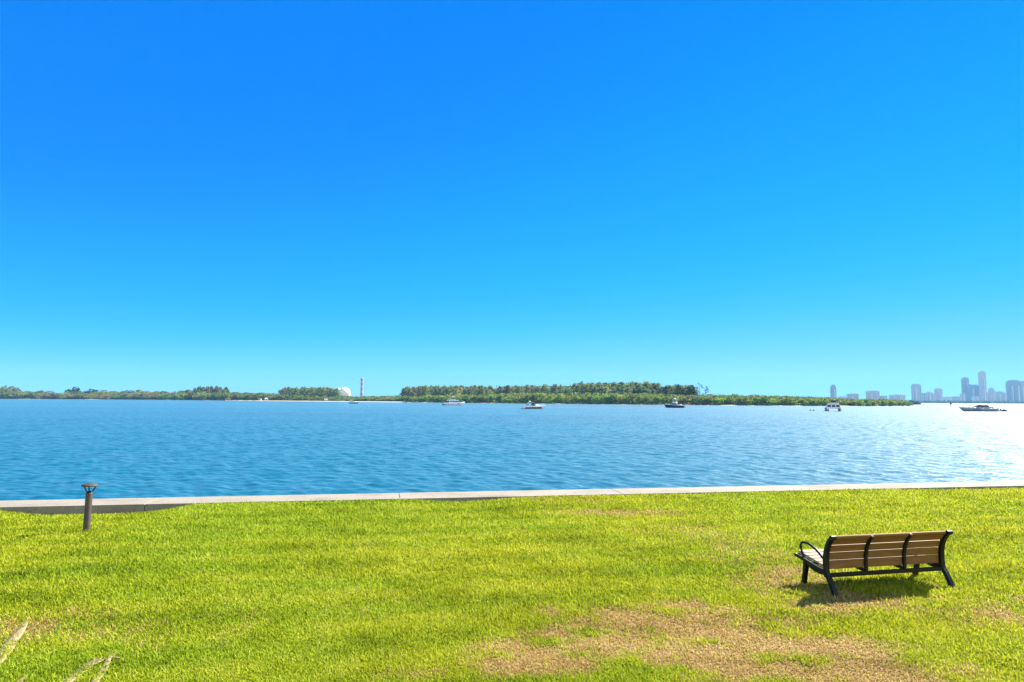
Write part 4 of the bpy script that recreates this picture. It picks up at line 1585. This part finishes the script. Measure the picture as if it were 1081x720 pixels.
def tower(px0, px1, py, d, mat, label, style='flat', name="tower_block", depth=None, rz=None):
    c = (px0 + px1) / 2
    p = at_dist(c, 424, d)
    z0 = WATER_Z + 0.5
    W = (px1 - px0) * d / 720 / 1.08
    H = at_dist(c, py, d).z - z0
    D = depth or W * 0.9
    e = empty(name, (p.x, p.y, z0), rz if rz is not None else -math.atan2(p.x, p.y) + R(5), label, "building")
    hw, hd = W / 2, D / 2
    rect = [(-hw, -hd), (hw, -hd), (hw, hd), (-hw, hd)]
    m, cap_ = MB(), MB()
    if style == 'flat':
        m.prism(rect, 0, H * .955)
        cap_.box((hw * .1, 0, H * .98), (W * .6, D * .6, H * .05))
    elif style == 'round':          # rounded shoulders
        for a, b, s0, s1 in ((0, .86, 1, 1), (.86, .93, 1, .93), (.93, .975, .93, .78)):
            m.prism([(x * s0, y) for x, y in rect], H * a, H * b, [(x * s1, y) for x, y in rect])
        cap_.box((0, 0, H * .988), (W * .5, D * .5, H * .026))
    elif style == 'step':
        m.prism(rect, 0, H * .80)
        m.prism([(x * .72 - hw * .2, y) for x, y in rect], H * .80, H * .92)
        cap_.prism([(x * .4 - hw * .25, y * .5) for x, y in rect], H * .92, H, [(x * .15 - hw * .25, y * .3) for x, y in rect])
    elif style == 'taper':          # curved needle
        prev = 0
        for b, s0, s1 in ((.25, .82, .92), (.55, .92, 1.0), (.8, 1.0, .9), (.95, .9, .62)):
            m.prism([(x * s0, y * s0) for x, y in rect], H * prev, H * b, [(x * s1, y * s1) for x, y in rect])
            prev = b
        cap_.prism([(x * .55, y * .55) for x, y in rect], H * .95, H, [(x * .4, y * .4) for x, y in rect])
    elif style == 'slope':
        n = [(-hw, -hd, H), (hw * .2, -hd, H * .88), (hw, -hd, H * .93)]
        m.prism(rect, 0, H * .86)
        m.add([(-hw, -hd, H * .86), (hw, -hd, H * .86), (hw, hd, H * .86), (-hw, hd, H * .86), (-hw, -hd, H), (hw, -hd, H * .9), (hw, hd, H * .9), (-hw, hd, H)], [(4, 5, 6, 7), (0, 1, 5, 4), (1, 2, 6, 5), (2, 3, 7, 6), (3, 0, 4, 7)])
        cap_.box((hw * .3, 0, H * .95), (W * .3, D * .3, H * .07))
    m.build("wall", mat, e)
    cap_.build("roof", M['stack'], e)
    # projecting balcony stacks / piers
    k = max(2, min(7, int(W / 14)))
    for i in range(k):
        x = -hw + W * (i + .5) / k
        m = MB()
        sc_ = 0.8 if style == 'taper' else 1.0
        m.box((x * sc_ * .9, -hd * (.97 if style == 'taper' else 1.0) - 0.9, H * .38), (W / k * .42, 2.2, H * .74))
        m.build("balcony_stack", FAC['white'] if i % 2 else mat, e)
    return e


T = tower
T(963, 972.4, 405.2, 4100, FAC['grey'], "broad rounded tower at the left end of the skyline cluster", 'round')
T(970.5, 978.5, 414.9, 4300, FAC['glass'], "low block just right of the broad rounded tower", 'flat')
T(977.5, 987, 413.4, 4200, FAC['grey'], "stepped mid height block left of a narrow tower in the skyline", 'step')
T(987.2, 994.8, 409.9, 4000, FAC['pink'], "narrow round shouldered tower left of the low waterfront blocks", 'round')
T(996.5, 1004.5, 418.8, 3900, FAC['white'], "low white waterfront block directly above the channel marker", 'flat')
T(1005, 1013.8, 418.4, 3950, FAC['grey'], "low grey waterfront block right of the channel marker", 'flat')
T(1014, 1019.5, 415.2, 4100, FAC['grey'], "small block at the foot of the left twin tall tower", 'flat')
T(1016.3, 1023.3, 398.2, 4300, FAC['glass'], "second tallest tower of the skyline, slim and flat topped", 'flat')
T(1023.2, 1034.8, 405.6, 4250, FAC['glass'], "broad slant roofed tower between the two tallest towers", 'slope')
T(1034.6, 1041.6, 391.6, 4200, FAC['pink'], "tallest tower of the skyline, slim with a flat top", 'flat')
T(1036, 1044.2, 414, 4500, FAC['grey'], "low block behind the foot of the tallest tower", 'flat')
T(1044.5, 1051, 408.8, 4100, FAC['pink'], "pinkish stepped tower with a small peak right of the tallest tower", 'step')
T(1051, 1062.8, 412.6, 4200, FAC['grey'], "wide stepped block between the pinkish tower and the ribbed tower", 'step')
T(1064, 1077, 401.2, 3800, FAC['glass'], "big ribbed tower with rounded shoulders near the right edge", 'round')
T(1076, 1090, 402.2, 3900, FAC['grey'], "big ribbed tower cut off by the right edge", 'round')
T(1026, 1033, 418.5, 3700, FAC['white'], "low pale block in front of the slant roofed tower", 'flat')
T(877, 883.2, 405.8, 3600, FAC['glass'], "lone tapering tower rising behind the catamaran", 'taper')
T(884.5, 894.7, 418.5, 3700, FAC['white'], "lowest wide block just right of the lone tapering tower", 'flat')
T(894.7, 906, 415.5, 3500, FAC['grey'], "square grey block behind the island, second right of the lone tower", 'flat')
T(915, 928, 412.5, 3600, FAC['pink'], "tallest block behind the island's right end, flat topped", 'flat')
T(928, 936.5, 417.6, 3700, FAC['grey'], "low block attached right of the tallest block behind the island", 'flat')
T(939, 955, 416.7, 3500, FAC['white'], "long low pale block above the island tip", 'flat', depth=40)

# wooded far bank below the towers
def far_bank():
    r = np.random.default_rng(9)
    C = []
    for px in np.arange(945, 1200, 0.35):
        d = 3300 + 60 * math.sin(px * .3)
        p = at_dist(px, 424, d)
        h = 6 + 7 * float(vnoise(np.array([px * .4]), np.array([3.0]), 4)[0])
        n = 7
        C.append(np.stack([p.x + r.normal(0, 4, n), p.y + r.normal(0, 20, n), WATER_Z + h * r.random(n)], -1))
    V, F = leaf_cloud(np.concatenate(C), 4.0, r)
    o = link("far_bank_trees", np_mesh("far_bank_trees", V, [F], M['leaf']))
    o.color = (0.05, 0.065, 0.04, 1)
    tag(o, "distant low line of trees along the foot of the city skyline", "treeline", kind='stuff')
    g = MB()
    a, b = at_dist(880, 424, 3320), at_dist(1200, 424, 3320)
    g.box(((a.x + b.x) / 2 + 100, 4300, WATER_Z - 0.2), (b.x - a.x + 900, 1960, 1.4))
    o = g.build("far_shore", M['sand'])
    tag(o, "flat far shore the city stands on", "shore", kind='structure')


far_bank()
# wooded islet beyond the island's tip
for px, py, lab in ((961.5, 421.8, "larger dark clump of mangrove beyond the island's right tip"), (967.5, 423.2, "smaller dark clump of mangrove last before open water")):
    d = 1150
    p = at_dist(px, 424, d)
    h = at_dist(px, py, d).z - WATER_Z
    tree(MANG, "mangrove_tree", (p.x, d, WATER_Z - 0.5), 1.5, h / 7.4, DARK, lab, "dark mangroves beyond the island tip", sy=1.4)

# ------------------------------------------------------------------ air
HAZE = 0.00006
def haze():
    m, nt, out = mat_new("sea_haze")
    v = N(nt, "ShaderNodeVolumePrincipled")
    v.inputs["Color"].default_value = (0.24, 0.62, 1.0, 1)
    v.inputs["Density"].default_value = HAZE
    v.inputs["Anisotropy"].default_value = 0.0
    nt.links.new(v.outputs[0], out.inputs["Volume"])
    b = MB()
    b.box((0, 3000, 130), (13800, 7800, 267.6))
    o = b.build("haze", m)
    tag(o, "thin sea haze over the bay fading the far skyline", "haze", kind='stuff')


haze()
